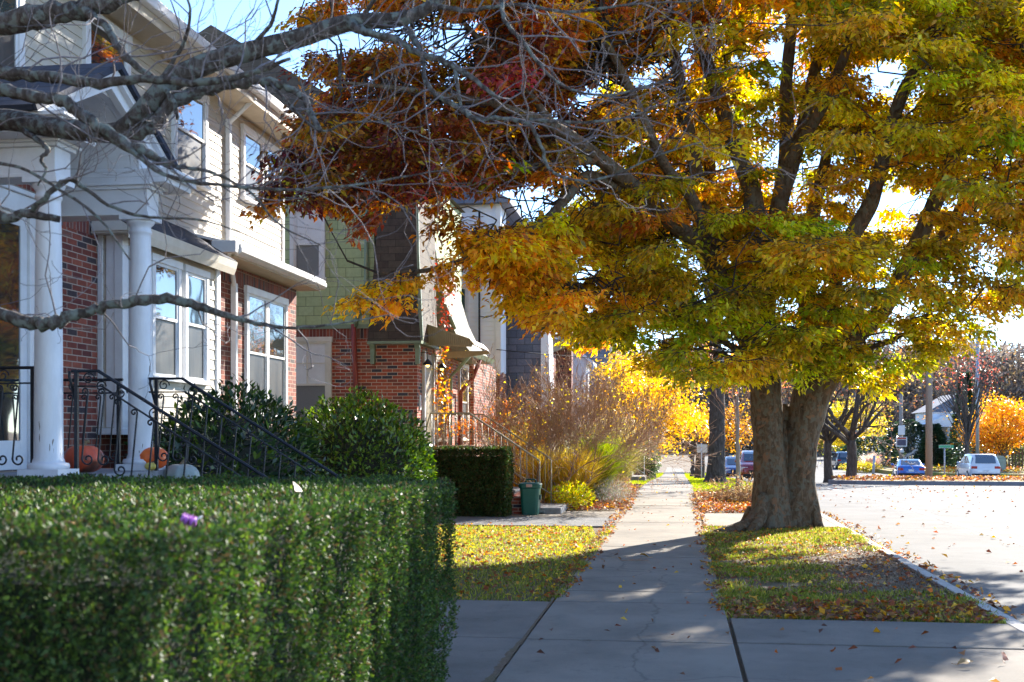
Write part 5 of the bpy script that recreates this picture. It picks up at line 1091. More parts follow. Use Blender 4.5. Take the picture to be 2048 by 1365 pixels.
L2([(860, 12, 6.8), (940, 20, 6.6), (1040, 10, 6.5), (1140, 24, 6.4), (1260, 10, 6.3), (1400, 2, 6.3)], [.018, .012, .010, .009, .006, .003], 7)
L2([(1000, -30, 6.4), (1010, 40, 6.3), (1050, 90, 6.2), (1080, 130, 6.2), (1130, 175, 6.2), (1220, 190, 6.1), (1330, 160, 6.1), (1380, 120, 6.1)], [.016, .012, .010, .008, .007, .006, .004, .002], 7)
L2([(1060, 240, 6.2), (1140, 245, 6.1), (1230, 240, 6.1), (1310, 215, 6.1), (1370, 180, 6)], [.010, .008, .006, .004, .002], 6)
L2([(720, 45, 6.8), (760, -20, 6.7), (800, -70, 6.6)], [.012, .010, .006], 6)
L2([(500, 100, 6.8), (545, 40, 6.7), (560, -20, 6.6)], [.014, .011, .008], 6)
L2([(330, 150, 6.8), (370, 80, 6.7), (380, 20, 6.6), (360, -40, 6.6)], [.014, .010, .008, .006], 6)
L2([(540, 165, 6.7), (580, 210, 6.5), (640, 262, 6.4), (700, 245, 6.4), (790, 250, 6.3), (900, 300, 6.3)], [.010, .008, .006, .005, .004, .002], 6)
L2([(-100, 330, 6.6), (20, 330, 5.8), (120, 380, 5.6), (200, 440, 5.6), (260, 520, 5.6)], [.012, .009, .007, .006, .003], 6, .1, True, .5)
m.build('limbs', MA['twig'], ft)
for pts, rr, tw, dens in F2:
    if not tw: continue
    acc = 0
    for i in range(2, len(pts)-1):
        acc += np.linalg.norm(pts[i]-pts[i-1])*dens
        if acc > (.16 if pts[i][0] < -2.1 else .085) and rr[i] < .05:
            acc = 0; d = unit(pts[i]-pts[i-1]); h = rng.normal(0, 1, 3)*[1, .8, .9]; h -= d*h.dot(d)
            grow([B, A, A], pts[i], unit(d*.9+unit(h)*.9+[0, 0, .25]), random.uniform(.16, .38), min(rr[i]*.5, .0055), 4, (1, 2), .6, .16, .22, None, .74, 3, .0014)
for q_ in ('a', 'b', 'r0', 'r1'): getattr(A, q_).extend(getattr(B, q_))
A.build('twigs', MA['fineTwig'], ft, 4)
print('foreground twigs', len(A.a))

# ================================================================ other trees
def baretree(name, label, c, hgt, r0, depth=6, nlim=5, leafn=0, lcols=None, lsize=.1, spreadm=.55, th=.28, bark='bark2', twig='redtwig', lean=0, kids=(2, 3), leafmatn='leaf', upb=.12, start=1.7, lsc=.27, group='sparse trees beyond the big tree', limbdir=None, rmin=.009):
    g = thing(name, label, 'tree', tuple(c), group); c = np.array(c, float); m = MB(); A = Segs(); B = Segs(); tips = []
    top = c+np.array([lean*hgt*th, 0, hgt*th]); 
    pts = [c+[0, 0, -.2], c+[0, 0, .15], c+(top-c)*.5+rng.normal(0, r0*.3, 3), top]
    limb(m, pts, [r0*1.5, r0*1.12, r0*.95, r0*.85], 12, 5, .08, random.random()*9)
    m.build('trunk', MA[bark], g)
    for k in range(nlim):
        a = 2*math.pi*(k+random.uniform(-.25, .25))/nlim; t = random.uniform(.35, 1.)*start; b = c+(top-c)*random.uniform(.8, 1.)
        grow([A, A, A, B], b if k else top, np.array([math.cos(a)*t*(k > 0), math.sin(a)*t*(k > 0), 1.]), hgt*lsc, r0*.55*(1.2 if k == 0 else .8), depth, kids, spreadm, upb, .13, tips, .76, 3, rmin)
    A.build('branches', MA[bark], g, 5); B.build('twigs', MA[twig], g, 3)
    if leafn:
        T = np.array(tips); P = T[rng.integers(0, len(T), leafn)]+rng.normal(0, lsize*.6, (leafn, 3)); L = rng.uniform(.7, 1.3, leafn)*lsize
        leafcloud('foliage', P, rdir(leafn, .6, -.5), rdir(leafn), L, L*.6, palette(leafn, lcols, .22), MA[leafmatn], g)
    return g
RL = [(.30, .13, .07), (.40, .20, .07), (.24, .11, .08), (.36, .26, .12), (.5, .36, .10)]
bt1 = baretree('sparse_tree', 'sparse tree on the island left end with red brown leaves', onG(1657, 58), 8.0, .2, 6, 9, 2600, RL, .12, spreadm=.7, th=.24)
bt2 = baretree('sparse_tree', 'straight dark trunked sparse tree on the island right of the twin trunk', onG(1702, 56), 8.6, .24, 6, 9, 2300, RL, .12, spreadm=.75, th=.22)
spots = [(bt1, 1773, 60, 1.1, 1.2, 'sparse tree on the island with a broad trunk left of the blue car'), (bt2, 1845, 58, 2.3, 1.0, 'leaning sparse tree on the island directly left of the wooden utility pole'),
         (bt1, 1952, 55, 3.9, 1.05, 'sparse tree on the island in front of the white car'), (bt2, 2034, 57, 5.0, 1.3, 'thick sparse tree on the island at the right edge')]
for t, px, D, rz, s, lb in spots: copy_tree(t, tuple(onG(px, D)), rz, lb, s)
far = [(bt1, 1280, 120, 1.8, 1.9, 'tall bare tree rising behind the yellow maple'), (bt2, 1345, 150, .8, 2.0, 'tall bare tree far along the sidewalk behind the yellow maple'), (bt2, 1500, 165, 2.2, 2.0, 'bare tree across the far crossing seen left of the twin trunk'),
       (bt1, 1560, 150, 3, 1.9, 'bare tree directly behind the twin trunk'), (bt2, 1640, 150, 1, 1.6, 'bare tree far beyond the distant dark car'), (bt1, 1740, 125, 4, 1.6, 'bare tree on the lawns across the road left of the pampas clump'),
       (bt2, 1830, 118, 2, 1.7, 'bare tree on the lawn beside the white porch'), (bt1, 1920, 125, 0.4, 1.9, 'bare tree rising behind the white porch'), (bt2, 2010, 110, 5.5, 1.8, 'bare tree behind the orange tree at the right'), (bt1, 1450, 190, 5.5, 2.3, 'farthest bare tree above the road crossing'), (bt1, 2075, 90, 1.5, 1.6, 'bare tree at the right edge across the side street'), (bt2, 1180, 110, 3.3, 2.1, 'bare tree rising behind the square slate house'),
       (bt1, 1680, 95, 2.7, 1.5, 'bare tree beyond the island between the teal car and its neighbour trunk'), (bt2, 1790, 92, 4.4, 1.5, 'bare tree beyond the island above the blue car'), (bt1, 1880, 90, 5.2, 1.55, 'bare tree in front of the white porch'), (bt2, 1985, 88, 0.9, 1.6, 'bare tree directly behind the white car'), (bt1, 1400, 125, 4.1, 1.8, 'bare tree above the white sign board'), (bt2, 1232, 135, 5.9, 2.0, 'bare tree between the slate house and the yellow maple')]
for t, px, D, rz, s, lb in far: copy_tree(t, tuple(onG(px, D)), rz, lb, s)
# yellow maple and orange trees
def leaftree(name, label, c, hgt, r0, crown, n, L, cols, group=None, zc=.6, wl=.6, trunkm='bark2', clumps=40, flat=.8):
    g = thing(name, label, 'tree', tuple(c), group); c = np.array(c, float); m = MB(); A = Segs()
    limb(m, [c+[0, 0, -.2], c+[.02, 0, hgt*.15], c+[-.05, 0, hgt*.35], c+[0, 0, hgt*.5]], [r0*1.4, r0, r0*.8, r0*.5], 10, 4, .08, 1); m.build('trunk', MA[trunkm], g)
    cc = c+[0, 0, hgt*zc]; d = rdir(clumps); C0 = cc+d*np.array(crown)*(.25+.7*rng.random((clumps, 1))**.6)
    for q in C0: s0 = c+[0, 0, hgt*random.uniform(.2, .5)]; A.path([s0, (s0+q)/2+rng.normal(0, .2, 3), q], r0*.3, .012)
    A.build('branches', MA[trunkm], g, 4)
    k = rng.integers(0, clumps, n); sc = min(crown)*.30; P = C0[k]+rng.normal(0, 1, (n, 3))*[sc, sc, sc*flat*.6]
    Ls = rng.uniform(.7, 1.3, n)*L; leafcloud('foliage', P, rdir(n, .7, -.4), unit(rng.normal(0, .6, (n, 3))+[0, 0, 1]), Ls, Ls*wl, palette(n, cols, .2)*(1+.15*rng.normal(0, 1, (clumps, 1))[k]).clip(.6, 1.3), MA['leaf'], g)
    return g
YM = [(.58, .36, .03), (.54, .30, .03), (.62, .42, .05), (.46, .26, .03)]
leaftree('yellow_maple', 'bright yellow maple beside the far sidewalk', onG(1305, 62), 6.2, .14, (2.1, 2.4, 2.7), 8500, .15, YM, zc=.56, clumps=70)
leaftree('yellow_maple', 'tall pale yellow tree behind the bright maple at the slate house corner', onG(1248, 78), 9.5, .2, (1.9, 3, 4.2), 5000, .2, YM, zc=.55, clumps=60)
leaftree('yellow_maple', 'low orange yellow maple overhanging the sidewalk near the crossing', onG(1385, 76), 4.8, .12, (1.9, 2.2, 1.3), 2600, .16, YM+[(.7, .25, .03)], zc=.72)
leaftree('orange_tree', 'orange and yellow tree behind the white car at the right', onG(2005, 98), 6.4, .2, (3.2, 3, 2.4), 10000, .2, [(.5, .25, .04), (.55, .34, .05), (.42, .17, .04)], zc=.62)
leaftree('orange_tree', 'yellow tree across the road behind the dark cars', onG(1700, 170), 10, .25, (5, 4, 4.4), 9000, .32, [(.48, .36, .05), (.5, .38, .06), (.34, .3, .06)], zc=.5)
leaftree('orange_tree', 'green yellow tree left of the distant dark car', onG(1640, 200), 9, .25, (4, 4, 4), 7000, .36, [(.38, .35, .06), (.25, .28, .06), (.46, .34, .05)], zc=.5)
leaftree('red_leaf_tree', 'slender red leafed tree above the street sign', onG(1935, 88), 8.4, .15, (4.2, 2.4, 1.7), 700, .15, [(.24, .06, .05), (.28, .11, .08)], zc=.93, clumps=60, flat=1.6)
leaftree('orange_tree', 'orange leafed tree between the far sidewalk and the road', onG(1452, 105), 7, .2, (2.6, 3, 2.2), 3000, .22, [(.48, .24, .05), (.52, .32, .06), (.38, .17, .06)], zc=.55)
# evergreens far right
for px, D, rad, hh, lb in ((1930, 104, 1.5, 8.6, 'dark evergreen beside the white porch'), (1740, 122, 3.4, 3.0, 'dark evergreen mass left of the pole with signs'), (1815, 116, 2.6, 4.6, 'dark evergreen bushes behind the pole with signs'), (1868, 112, 2.0, 4.2, 'dark evergreen bush left of the white porch'), (2030, 120, 4.4, 5.0, 'dark evergreen mass behind the orange tree'), (1985, 112, 3.4, 4.4, 'dark evergreen bush right of the white porch'), (1118, 58, .55, 6.6, 'narrow evergreen in front of the red chimney')):
    c = onG(px, D); n = 5200; g = thing('evergreen', lb, 'evergreen', tuple(c), 'dark evergreens'); t = rng.random(n)**.8; a = rng.uniform(0, 6.28, n); rr = rad*(1-t*.85 if hh/rad > 2 else np.sqrt(np.clip(1-t**2, 0, 1)))*(.45+.55*rng.random(n)**.5)*(1+.15*np.sin(a*5+t*20))
    P = np.stack([c[0]+rr*np.cos(a), c[1]+rr*np.sin(a), c[2]+t*hh], 1); o = np.stack([np.cos(a), np.sin(a), 0*a], 1)
    leafcloud('foliage', P, unit(o+rdir(n)*.5+[0, 0, -.1]), rdir(n), rng.uniform(.2, .45, n), .12, palette(n, [(.02, .045, .02), (.035, .065, .022), (.05, .08, .03)] if px != 1985 else [(.08, .1, .03), (.12, .13, .04)], .25), MA['broad'], g)
    m = MB(); m.tube([c, c+[0, 0, hh*.9]], [.14, .03], 7); m.build('trunk', MA['bark2'], g)
# individual trunks along the far sidewalk
c = onG(1432, 47); g = thing('street_tree', 'thick grey trunked tree on the verge beyond the dried clump', 'tree', tuple(c)); m = MB()
limb(m, [c+[0, 0, -.1], c+[0, 0, .25], c+[.02, 0, 1.2], c+[.05, 0, 3], c+[-.02, 0, 5], c+[-.2, 0, 7.5]], [.62, .38, .32, .30, .28, .22], 20, 6, .08, 4, 0); m.build('trunk', MA['bark2'], g)
A = Segs(); B = Segs(); tips = []
for k in range(6): grow([A, A, B], c+np.array([0, 0, 4.2+k*.55]), np.array([math.cos(k*2.3), math.sin(k*2.3), .8]), 2.2, .11, 5, (2, 3), .5, .12, .13, tips, .76, 3, .005)
A.build('branches', MA['bark2'], g, 5); B.build('twigs', MA['redtwig'], g, 3)
c = onG(1400, 62); g = thing('street_tree', 'dark stump like trunk beside the white post on the far verge', 'tree', tuple(c)); m = MB()
limb(m, [c+[0, 0, -.1], c+[0, 0, .2], c+[0, 0, 1.0], c+[0, 0, 1.42], c+[-.4, 0, 1.6], c+[-1.4, -.1, 2.3], c+[-2.4, -.2, 3.1], c+[-2.75, -.2, 4.6]], [.4, .27, .24, .22, .13, .10, .08, .04], 12, 5, .08, 5); m.build('trunk', MA['bark2'], g)
c = onG(1475, 38); g = thing('young_tree', 'slender young tree with upswept pinkish branches on the verge', 'tree', tuple(c)); m = MB()
limb(m, [c+[0, 0, -.1], c+[.02, 0, 1.2], c+[-.02, 0, 2.4], c+[.05, 0, 3.6]], [.075, .062, .055, .03], 9, 5, .05, 5); m.build('trunk', MA['pole'], g)
A = Segs(); tips = []
for k in range(12): a = k*2.4; grow(A, c+np.array([0, 0, 1.55+k*.13]), np.array([math.cos(a)*.8, math.sin(a)*.8, .9]), 1.05, .02, 4, (2, 3), .42, .1, .1, tips, .74, 3, .003)
A.build('branches', MA['browntwig'], g, 3); T = np.array(tips); n = 1100; P = T[rng.integers(0, len(T), n)]
leafcloud('foliage', P, rdir(n, .6, -.6), rdir(n), rng.uniform(.05, .1, n), .045, palette(n, [(.62, .26, .12), (.7, .4, .1), (.5, .15, .1)], .2), MA['leaf'], g)
# distant woods closing the view
n = 110000; px = rng.uniform(1050, 2300, n); D = rng.uniform(230, 330, n); u = (px-1024)/FPX
X = D*(u*CA-SA); Y = D*(u*SA+CA); hh = 19+5*vnoise(X*.08, Y*.05, 1, 2)+3*vnoise(X*.3, Y*.3, 1, 7); Z = gzv(Y)+hh*rng.random(n)**.8
leafcloud('distant_woods', np.stack([X, Y, Z], 1), rdir(n, 1, .5), rdir(n), rng.uniform(1.2, 3.2, n), .55, palette(n, [(.16, .13, .12), (.21, .18, .16), (.25, .20, .16), (.19, .16, .15), (.32, .22, .12)], .2), MA['litter'])
tag(bpy.data.objects['distant_woods'], 'distant bare woods closing the end of the road', 'woods', kind='stuff')

# far side details
def hydr(label, px, D, r, hh, cols, name='pampas_grass'): return ornamental(name, label, tuple(onG(px, D)), 700, hh, cols, .5, .02, (120, [(.8, .7, .62), (.75, .62, .55)]) if name == 'pampas_grass' else None, r, cat='plant')
hydr('pale pampas clump on the lawn across the road', 1744, 108, .4, 1.6, [(.62, .45, .36), (.55, .38, .3)])
shrub('garden_shrub', 'low yellow orange shrubs on the lawn left of the pampas clump', tuple(onG(1722, 106)+[0, 0, .3]), (1.8, 1.2, .5), 2600, .14, [(.5, .4, .06), (.4, .25, .06), (.3, .32, .06)], 'leaf', core=False, shell=.9)
shrub('garden_shrub', 'glossy green shrub by the second stair rails along the sidewalk', tuple(onG(1296, 55)+[0, 0, .85]), (.55, .9, .85), 2600, .1, [(.05, .1, .03), (.1, .16, .05), (.16, .2, .08)], 'broad')
plain_rail('white metal stair railing beyond the plumed grasses', 50, -4.3, -3.8, gz(50)+1.5, gz(50)+2.4, -2.1, gz(50)+1.1, 9, 'white', .85)
plain_rail('second white metal stair railing just past the first beyond the grasses', 52.5, -4.1, -3.6, gz(52)+1.5, gz(52)+2.4, -1.5, gz(52)+1.05, 9, 'white', .85)
m = MB()
for k in range(4): m.box(-3.6+k*.55, -3.05+k*.55, 50.2, 52.3, gz(51)-.3, gz(51)+.75-.18*k)
tag(m.build('stone_steps', MA['conc']), 'pale stone steps between the white stair railings', 'steps')
m = MB(); m.box(-3.0, -1.5, 72, 72.4, gz(72)-.3, gz(72)+1.05); tag(m.build('brick_garden_wall', MA['farbrick']), 'low red brick wall under the yellow maple', 'wall')
c = onG(1403, 58); g = thing('sign_post', 'thin white post with a small plain board on the far verge', 'sign', tuple(c)); m = MB(); m.tube([c, c+[0, 0, 1.75]], .03, 6); m.build('post', MA['white'], g); m = MB(); m.box(c[0]-.22, c[0]+.28, c[1]-.02, c[1]+.02, c[2]+1.3, c[2]+1.7); m.build('board', MA['trim'], g)
# poles
def upole(label, px, D, hgt, r, mat='pole', arm=None, group='utility poles'):
    c = onG(px, D); g = thing('utility_pole', label, 'pole', tuple(c), group); m = MB(); m.tube([c+[0, 0, -.3], c+[0, 0, hgt]], [r, r*.8], 12); m.build('shaft', MA[mat], g)
    if arm: m = MB(); m.box(c[0]+arm[0], c[0]+arm[1], c[1]-.06, c[1]+.06, c[2]+arm[2], c[2]+arm[2]+.14); m.build('crossarm', MA['galv'], g)
    return g, c
upole('weathered wooden utility pole on the island between the blue and white cars', 1858, 54, 10.5, .16)
upole('pale pole with a white crossarm behind the white car', 1955, 95, 11.5, .15, 'galv', (-1.9, .6, 10.7))
upole('leaning grey pole far across the road left of the pampas clump', 1712, 140, 8, .18)
upole('slim far pole above the distant dark car', 1649, 190, 12, .16)
g, c = upole('short pole carrying several small signs on the far lawn', 1802, 112, 7, .2)
m = MB(); m.box(c[0]-.3, c[0]+.3, c[1]-.28, c[1]-.24, c[2]+3.2, c[2]+4.1); m.build('white_sign', MA['white'], g)
m = MB(); m.box(c[0]-.5, c[0]+.5, c[1]-.28, c[1]-.24, c[2]+2.1, c[2]+3.0); q = m.build('poster', MA['white'], g); m = MB(); m.box(c[0]-.4, c[0]+.4, c[1]-.30, c[1]-.285, c[2]+2.2, c[2]+2.75); m.build('dark_panel', surf('dark_print', (.10, .09, .14), None, 9), q); m = MB(); m.box(c[0]-.4, c[0]+.4, c[1]-.30, c[1]-.285, c[2]+2.8, c[2]+2.95); m.build('red_band', MA['tail'], q)
m = MB(); m.box(c[0]-.15, c[0]+.2, c[1]-.28, c[1]-.24, c[2]+1.55, c[2]+1.9); m.build('small_sign', MA['white'], g)
c = onG(1889, 60); g = thing('street_sign', 'green street name sign on a thin steel post on the island', 'street sign', tuple(c)); m = MB(); m.tube([c+[0, 0, -.1], c+[0, 0, 1.62]], .035, 8); m.build('post', MA['galv'], g)
SG = surf('sign_green', (.02, .32, .18), (.02, .28, .16), 9, .4); z = c[2]+1.6
m = MB(); m.box(c[0]-.27, c[0]+.30, c[1]-.02, c[1]+.02, z, z+.16); m.box(c[0]+.30, c[0]+.44, c[1]-.02, c[1]+.02, z-.02, z+.15)
bl = m.build('name_blade', SG, g); m = MB()
for x0, x1, z0, z1 in ((-.27, .30, z+.148, z+.16), (-.27, .30, z, z+.012), (.292, .30, z, z+.16)): m.box(c[0]+x0, c[0]+x1, c[1]-.024, c[1]-.021, z0, z1)
m.build('blade_border', MA['white'], bl)
for s, sz, dx, dz in (('HUTCHINS', .115, .01, .08), ('ST', .07, .37, .05)):
    t_ = textobj(s, sz, (c[0]+dx, c[1]-.024, z+dz), (R(90), 0, 0), MA['white'], 'sign_lettering', bl, .001); t_.matrix_parent_inverse = g.matrix_basis.inverted()
m = MB(); q = onG(1746, 86); m.tube([q, q+[0.1, 0, 1.5]], .1, 7); tag(m.build('marker_post', MA['galv']), 'leaning pale marker post at the edge of the side street', 'post')
q = onG(1996, 92); m = MB(); m.box(q[0]-.5, q[0]+.5, q[1]-.3, q[1]+.3, q[2]-.1, q[2]+1.3); m.prism([(q[0]-.5, q[2]+1.3), (q[0]+.5, q[2]+1.3), (q[0]+.3, q[2]+1.5), (q[0]-.3, q[2]+1.5)], 1, q[1]-.3, q[1]+.3); tag(m.build('utility_box', surf('box_green_grey', (.3, .34, .27), None, 5), bevel=.03), 'grey green utility cabinet right of the white car', 'cabinet')
q = onG(2012, 100); g = thing('picket_fence', 'dark slatted fence below the orange tree at the right', 'fence', tuple(q))
for k in range(22):
    x = q[0]-2.6+k*.26; m = MB(); m.box(x-.05, x+.05, q[1]-.03, q[1]+.03, q[2], q[2]+2.0); m.build('slat', MA['bark2'], g)
m = MB(); m.box(q[0]-2.7, q[0]+3.1, q[1]+.03, q[1]+.08, q[2]+1.6, q[2]+1.72); m.build('rail', MA['bark2'], g)
# house with white porch across the road
q = onG(1903, 114); g = thing('porch_house', 'house with a white railed porch and stairs across the road', 'house', tuple(q)); x, y, z = q
m = MB(); m.box(x-1.6, x+3.6, y+1.5, y+9, z-.2, z+5.4); m.build('wall', MA['wsiding'], g)
m = MB(); m.box(x-2.2, x+1.6, y-.8, y+1.5, z-.3, z+1.45); m.build('porch_base', MA['farbrick'], g)
m = MB(); m.box(x-2.3, x+1.7, y-.9, y+1.5, z+1.451, z+1.6); m.build('deck', MA['white'], g)
for xx in (-2.0, -.4, 1.4): m = MB(); m.lathe([(.14, 0), (.13, 2.2), (.17, 2.3)], (x+xx, y-.6, z+1.6), 10); m.build('porch_column', MA['white'], g)
m = MB(); m.box(x-2.3, x+1.8, y-1, y+1.6, z+3.95, z+4.2); m.prism([(x-2.6, z+4.2), (x+2.1, z+4.2), (x-.2, z+5.3)], 1, y-1, y+1.5); m.build('porch_roof', MA['white'], g)
m = MB(); m.box(x-.1, x+.9, y+1.44, y+1.49, z+1.6, z+3.7); m.build('door', surf('brown_door', (.22, .07, .03), None, 9), g)
m = MB(); m.box(x-1.5, x-.7, y+1.44, y+1.49, z+2.2, z+3.6); m.box(x+2.2, x+3.1, y+1.44, y+1.49, z+2.6, z+4.2); m.build('window_panes', MA['glass'], g)
m = MB(); m.prism([(x-2.0, z+5.4), (x+4.0, z+5.4), (x+1, z+7.2)], 1, y+1.2, y+9.3); m.build('roof', MA['slate'], g)
def wrail(xa, za, xb, zb, yy, n, name='stair_rail'):
    m = MB(); m.tube([(xa, yy, za+.9), (xb, yy, zb+.9)], .07, 6); m.tube([(xa, yy, za+.12), (xb, yy, zb+.12)], .05, 6)
    for k in range(n+1): t = k/n; X_ = xa+(xb-xa)*t; Z_ = za+(zb-za)*t; m.tube([(X_, yy, Z_+.05), (X_, yy, Z_+.92)], .075 if k in (0, n) else .03, 5)
    m.build(name, MA['white'], g)
wrail(x-2.2, z+1.6, x+1.5, z+1.6, y-.8, 14, 'porch_rail'); wrail(x-4.4, z+.2, x-2.2, z+1.6, y-1.2, 9); wrail(x-4.4, z+.2, x-2.2, z+1.6, y-.2, 9); wrail(x+1.5, z-.3, x+4.6, z+1.5, y-2.6, 12)
m = MB()
for k in range(7): m.box(x-4.4+k*.32, x-2.2, y-1.1, y-.2, z-.2, z+.3+.18*k)
m.build('porch_steps', MA['farbrick'], g)

# ---------------------------------------------------------------- cars
def car(name, label, loc, rz, paint, L=4.6, W=1.82, Ht=1.46, kind='sedan', plate=True):
    g = thing(name, label, 'car', tuple(loc), None, rz); hw = W/2; hb = .92 if kind != 'suv' else 1.05; gc = .26
    # stations along the length, +y is the nose: (y, width, belt z, roof z or None)
    if kind == 'suv': S = [(-.5, .86, hb-.05, hb-.02), (-.485, .93, hb+.0, hb+.05), (-.455, .97, hb, Ht-.22), (-.40, .99, hb, Ht-.03), (-.1, 1, hb, Ht), (.08, 1, hb, Ht-.03), (.17, 1, hb-.01, Ht-.16), (.27, 1, hb-.02, hb+.03), (.42, .97, hb-.10, hb-.05), (.485, .88, hb-.22, hb-.18), (.5, .78, hb-.32, hb-.30)]
    else: S = [(-.5, .86, hb-.06, hb-.03), (-.485, .93, hb-.01, hb+.02), (-.38, .98, hb, hb+.06), (-.24, .99, hb, Ht-.08), (-.12, 1, hb, Ht), (.05, 1, hb, Ht-.02), (.13, 1, hb-.01, Ht-.14), (.26, 1, hb-.03, hb+.02), (.42, .96, hb-.14, hb-.09), (.485, .87, hb-.24, hb-.2), (.5, .76, hb-.34, hb-.32)]
    rings = []; top = []
    for (yy, w_, be, rf) in S:
        w1 = hw*w_; rw = w1*(.74 if rf-be > .2 else .93-.1*min(1, max(0, rf-be)/.2)); half = [(w1*.90, gc), (w1*.99, gc+.12), (w1, be*.72), (w1*.97, be), (rw, rf-.03), (rw*.90, rf)]
        ring = [(x, yy*L, z) for x, z in half]+[(-x, yy*L, z) for x, z in half[::-1]]; rings.append(ring); top.append((yy*L, w1*.97, be, rw, rf))
    m = MB(); loft(m, rings, True); localbuild(m, 'body', paint, g)
    for s in (-1, 1):
        m = MB()
        for i in range(len(top)-1):
            a, b_ = top[i], top[i+1]
            if max(a[4]-a[2], b_[4]-b_[2]) > .25 and min(a[4]-a[2], b_[4]-b_[2]) > .12:
                def p(q, f): return (s*(q[1]+(q[3]-q[1])*f+.008), q[0], q[2]+(q[4]-.03-q[2])*f)
                m.add([p(a, .12), p(b_, .12), p(b_, .86), p(a, .86)], [(0, 1, 2, 3)])
        localbuild(m, 'side_glass', MA['carglass'], g)
    def endglass(i0, i1, nm, d):
        a, b_ = top[i0], top[i1]; m = MB()
        def p(q, f, s): return (s*q[3]*(.86 if q[4]-q[2] > .2 else .8), q[0]+d*.012, q[4])
        A0 = np.array(p(a, 0, -1)); A1 = np.array(p(a, 0, 1)); B0 = np.array(p(b_, 0, -1)); B1 = np.array(p(b_, 0, 1))
        return A0, A1, B0, B1
    def glasses(idx, nm, d):
        m = MB()
        for n_, (i0, i1) in enumerate(zip(idx, idx[1:])):
            A0, A1, B0, B1 = endglass(i0, i1, nm, d); nrm = np.cross(A1-A0, B0-A0); nrm = nrm/np.linalg.norm(nrm); nrm = nrm*(1 if nrm[2] > 0 else -1)*.015
            l = .1 if n_ == 0 else 0; h_ = .92 if n_ == len(idx)-2 else 1; m.add([p_+nrm for p_ in (A0+(B0-A0)*l, A1+(B1-A1)*l, A0*0+A1+(B1-A1)*h_, A0+(B0-A0)*h_)], [(0, 1, 2, 3)])
        localbuild(m, nm, MA['carglass'], g)
    if kind == 'suv': glasses([1, 2, 3], 'rear_window', -1); glasses([7, 6, 5], 'windscreen', 1)
    else: glasses([2, 3, 4], 'rear_window', -1); glasses([7, 6, 5], 'windscreen', 1)
    for sx in (-1, 1):
        for yy in (-.30, .32):
            m = MB(); c0 = (sx*(hw-.1), yy*L, .33); m.tube([(c0[0]-sx*.12, c0[1], .33), (c0[0]+sx*.09, c0[1], .33), (c0[0]+sx*.105, c0[1], .33)], [.335, .335, .30], 20, smooth=False); w = localbuild(m, 'wheel', MA['rubber'], g)
            m = MB(); m.tube([(c0[0]+sx*.1, c0[1], .33), (c0[0]+sx*.112, c0[1], .33)], [.21, .19], 14, smooth=False); localbuild(m, 'rim', MA['chrome'], w)
        m = MB(); m.ball((sx*(hw+.09), .17*L, hb+.06), (.11, .07, .08), 8, 6); localbuild(m, 'mirror', paint, g)
        m = MB(); z0 = hb-.26 if kind == 'suv' else hb-.26
        m.box(*sorted((sx*hw*.93, sx*hw*.55)), -.5*L-.012, -.475*L, z0, z0+.17); localbuild(m, 'tail_light', MA['tail'], g, .02)
        m = MB(); m.box(*sorted((sx*hw*.90, sx*hw*.50)), .465*L, .494*L, hb-.36, hb-.22); localbuild(m, 'headlight', MA['lamp'], g, .03)
    m = MB(); m.box(-hw*.9, hw*.9, -.5*L-.02, -.46*L, gc-.02, gc+.22); localbuild(m, 'bumper', MA['rubber'], g, .02); m = MB(); m.box(-hw*.8, hw*.8, .47*L, .5*L+.015, gc-.02, gc+.2); localbuild(m, 'bumper', MA['rubber'], g, .02)
    m = MB(); m.box(-.17, .17, -.5*L-.02, -.5*L-.005, .60, .73); localbuild(m, 'number_plate', MA['white'], g)
    m = MB(); m.box(-.45, .45, .49*L, .5*L+.01, gc+.24, gc+.40); localbuild(m, 'grille', MA['rubber'], g, .01)
    return g
def paint(n, c, r=.25): return surf(n, c, tuple(x*.9 for x in c), 2, r, 0, coat=.8)
def rd(px, D): q = onG(px, D); q[2] -= .135; return q
car('parked_car', 'dark red sport utility car parked at the kerb, half behind the big trunk', rd(1509, 66), R(180), paint('red_paint', (.22, .012, .018)), 4.6, 1.84, 1.66, 'suv')
car('parked_car', 'small dark blue sedan parked behind the dark red car', rd(1472, 76), R(181), paint('blue_paint', (.03, .06, .18)), 4.5, 1.78, 1.44)
car('parked_car', 'bright blue sedan stopped behind the island left of the wooden pole', rd(1817, 80), R(-6), paint('bright_blue_paint', (.02, .13, .48)), 4.5, 1.78, 1.36)
car('parked_car', 'white sport utility car parked behind the island at the right', rd(1955, 80), R(-1), paint('white_car_paint', (.72, .73, .76)), 4.8, 1.93, 1.73, 'suv')
car('parked_car', 'dark teal sport utility car seen from behind between two island trees', rd(1686, 118), R(1), paint('teal_paint', (.01, .035, .06)), 4.6, 1.86, 1.68, 'suv')
car('parked_car', 'farthest dark blue pickup sized car beyond the teal one', rd(1652, 205), R(9), paint('navy_paint', (.015, .03, .09)), 5.0, 1.9, 1.75, 'suv')

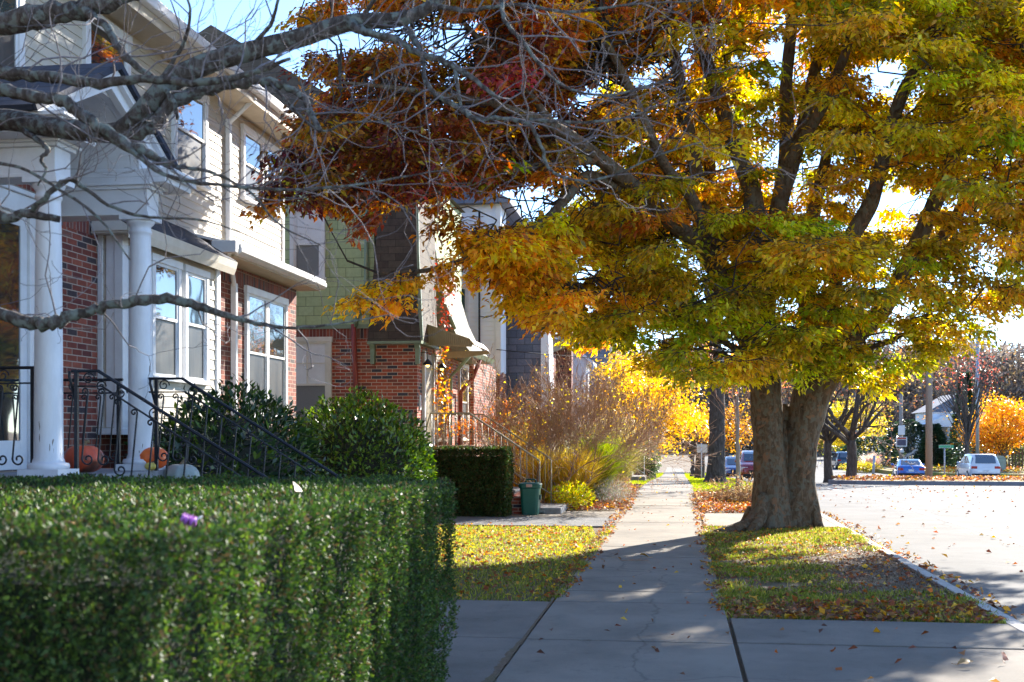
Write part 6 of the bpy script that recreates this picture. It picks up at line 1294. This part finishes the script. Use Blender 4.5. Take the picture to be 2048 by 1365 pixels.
# ---------------------------------------------------------------- distant walker in purple
q = onG(1353, 235); g = thing('person', 'distant person in a purple coat and dark trousers walking away past the crossing', 'person', tuple(q))
me = bpy.data.meshes.new('body'); V = [(0, 0, .92), (0, .01, 1.2), (0, .01, 1.42), (0, 0, 1.52), (0, -.01, 1.66), (-.10, 0, .86), (-.11, .12, .48), (-.11, .05, .06), (.10, 0, .86), (.11, -.10, .48), (.11, -.2, .1), (-.19, .01, 1.40), (-.25, -.06, 1.12), (-.22, -.02, .88), (.19, .01, 1.40), (.25, .08, 1.12), (.22, .14, .90)]
E = [(0, 1), (1, 2), (2, 3), (3, 4), (0, 5), (5, 6), (6, 7), (0, 8), (8, 9), (9, 10), (2, 11), (11, 12), (12, 13), (2, 14), (14, 15), (15, 16)]
me.from_pydata(V, E, []); me.update(); o = bpy.data.objects.new('body', me); C.objects.link(o); o.parent = g
o.modifiers.new('skin', 'SKIN'); rs = [.15, .14, .14, .06, .1, .09, .065, .045, .09, .065, .045, .06, .045, .035, .06, .045, .035]
for v_, r_ in zip(me.skin_vertices[0].data, rs): v_.radius = (r_, r_*.85)
me.skin_vertices[0].data[0].use_root = True; o.modifiers.new('sub', 'SUBSURF').levels = 1; me.materials.append(surf('dark_cloth', (.03, .03, .05), None, 9, .8))
m = MB(); m.lathe([(.24, .72), (.20, .95), (.18, 1.1), (.22, 1.38), (.12, 1.5), (.07, 1.52)], (0, 0, 0), 14); localbuild(m, 'coat', surf('purple_cloth', (.22, .05, .20), None, 9, .8), g)
m = MB(); m.ball((0, 0, 1.66), (.105, .11, .13), 10, 8); localbuild(m, 'hair', surf('hair', (.04, .025, .02), None, 9, .7), g)

# overhead wires
m = MB()
def wire(m, a, b, sag, r=.012, n=14): m.tube([tuple(np.array(a)+(np.array(b)-np.array(a))*t+np.array([0, 0, -sag*4*t*(1-t)])) for t in [i/n for i in range(n+1)]], r, 4)
P1 = onG(1858, 54)+[0, 0, 7.2]
wire(m, (-5.4, 34.9, 5.15), P1, .5); wire(m, (-5.3, 34.8, 4.1), P1+[0, 0, -.6], .7); wire(m, P1, (30, 50, 8.6), .4); wire(m, P1+[0, 0, .5], onG(1955, 95)+[0, 0, 9], .5)
tag(m.build('overhead_wires', MA['rubber']), 'thin dark overhead wires from the white house to the wooden pole', 'wires')
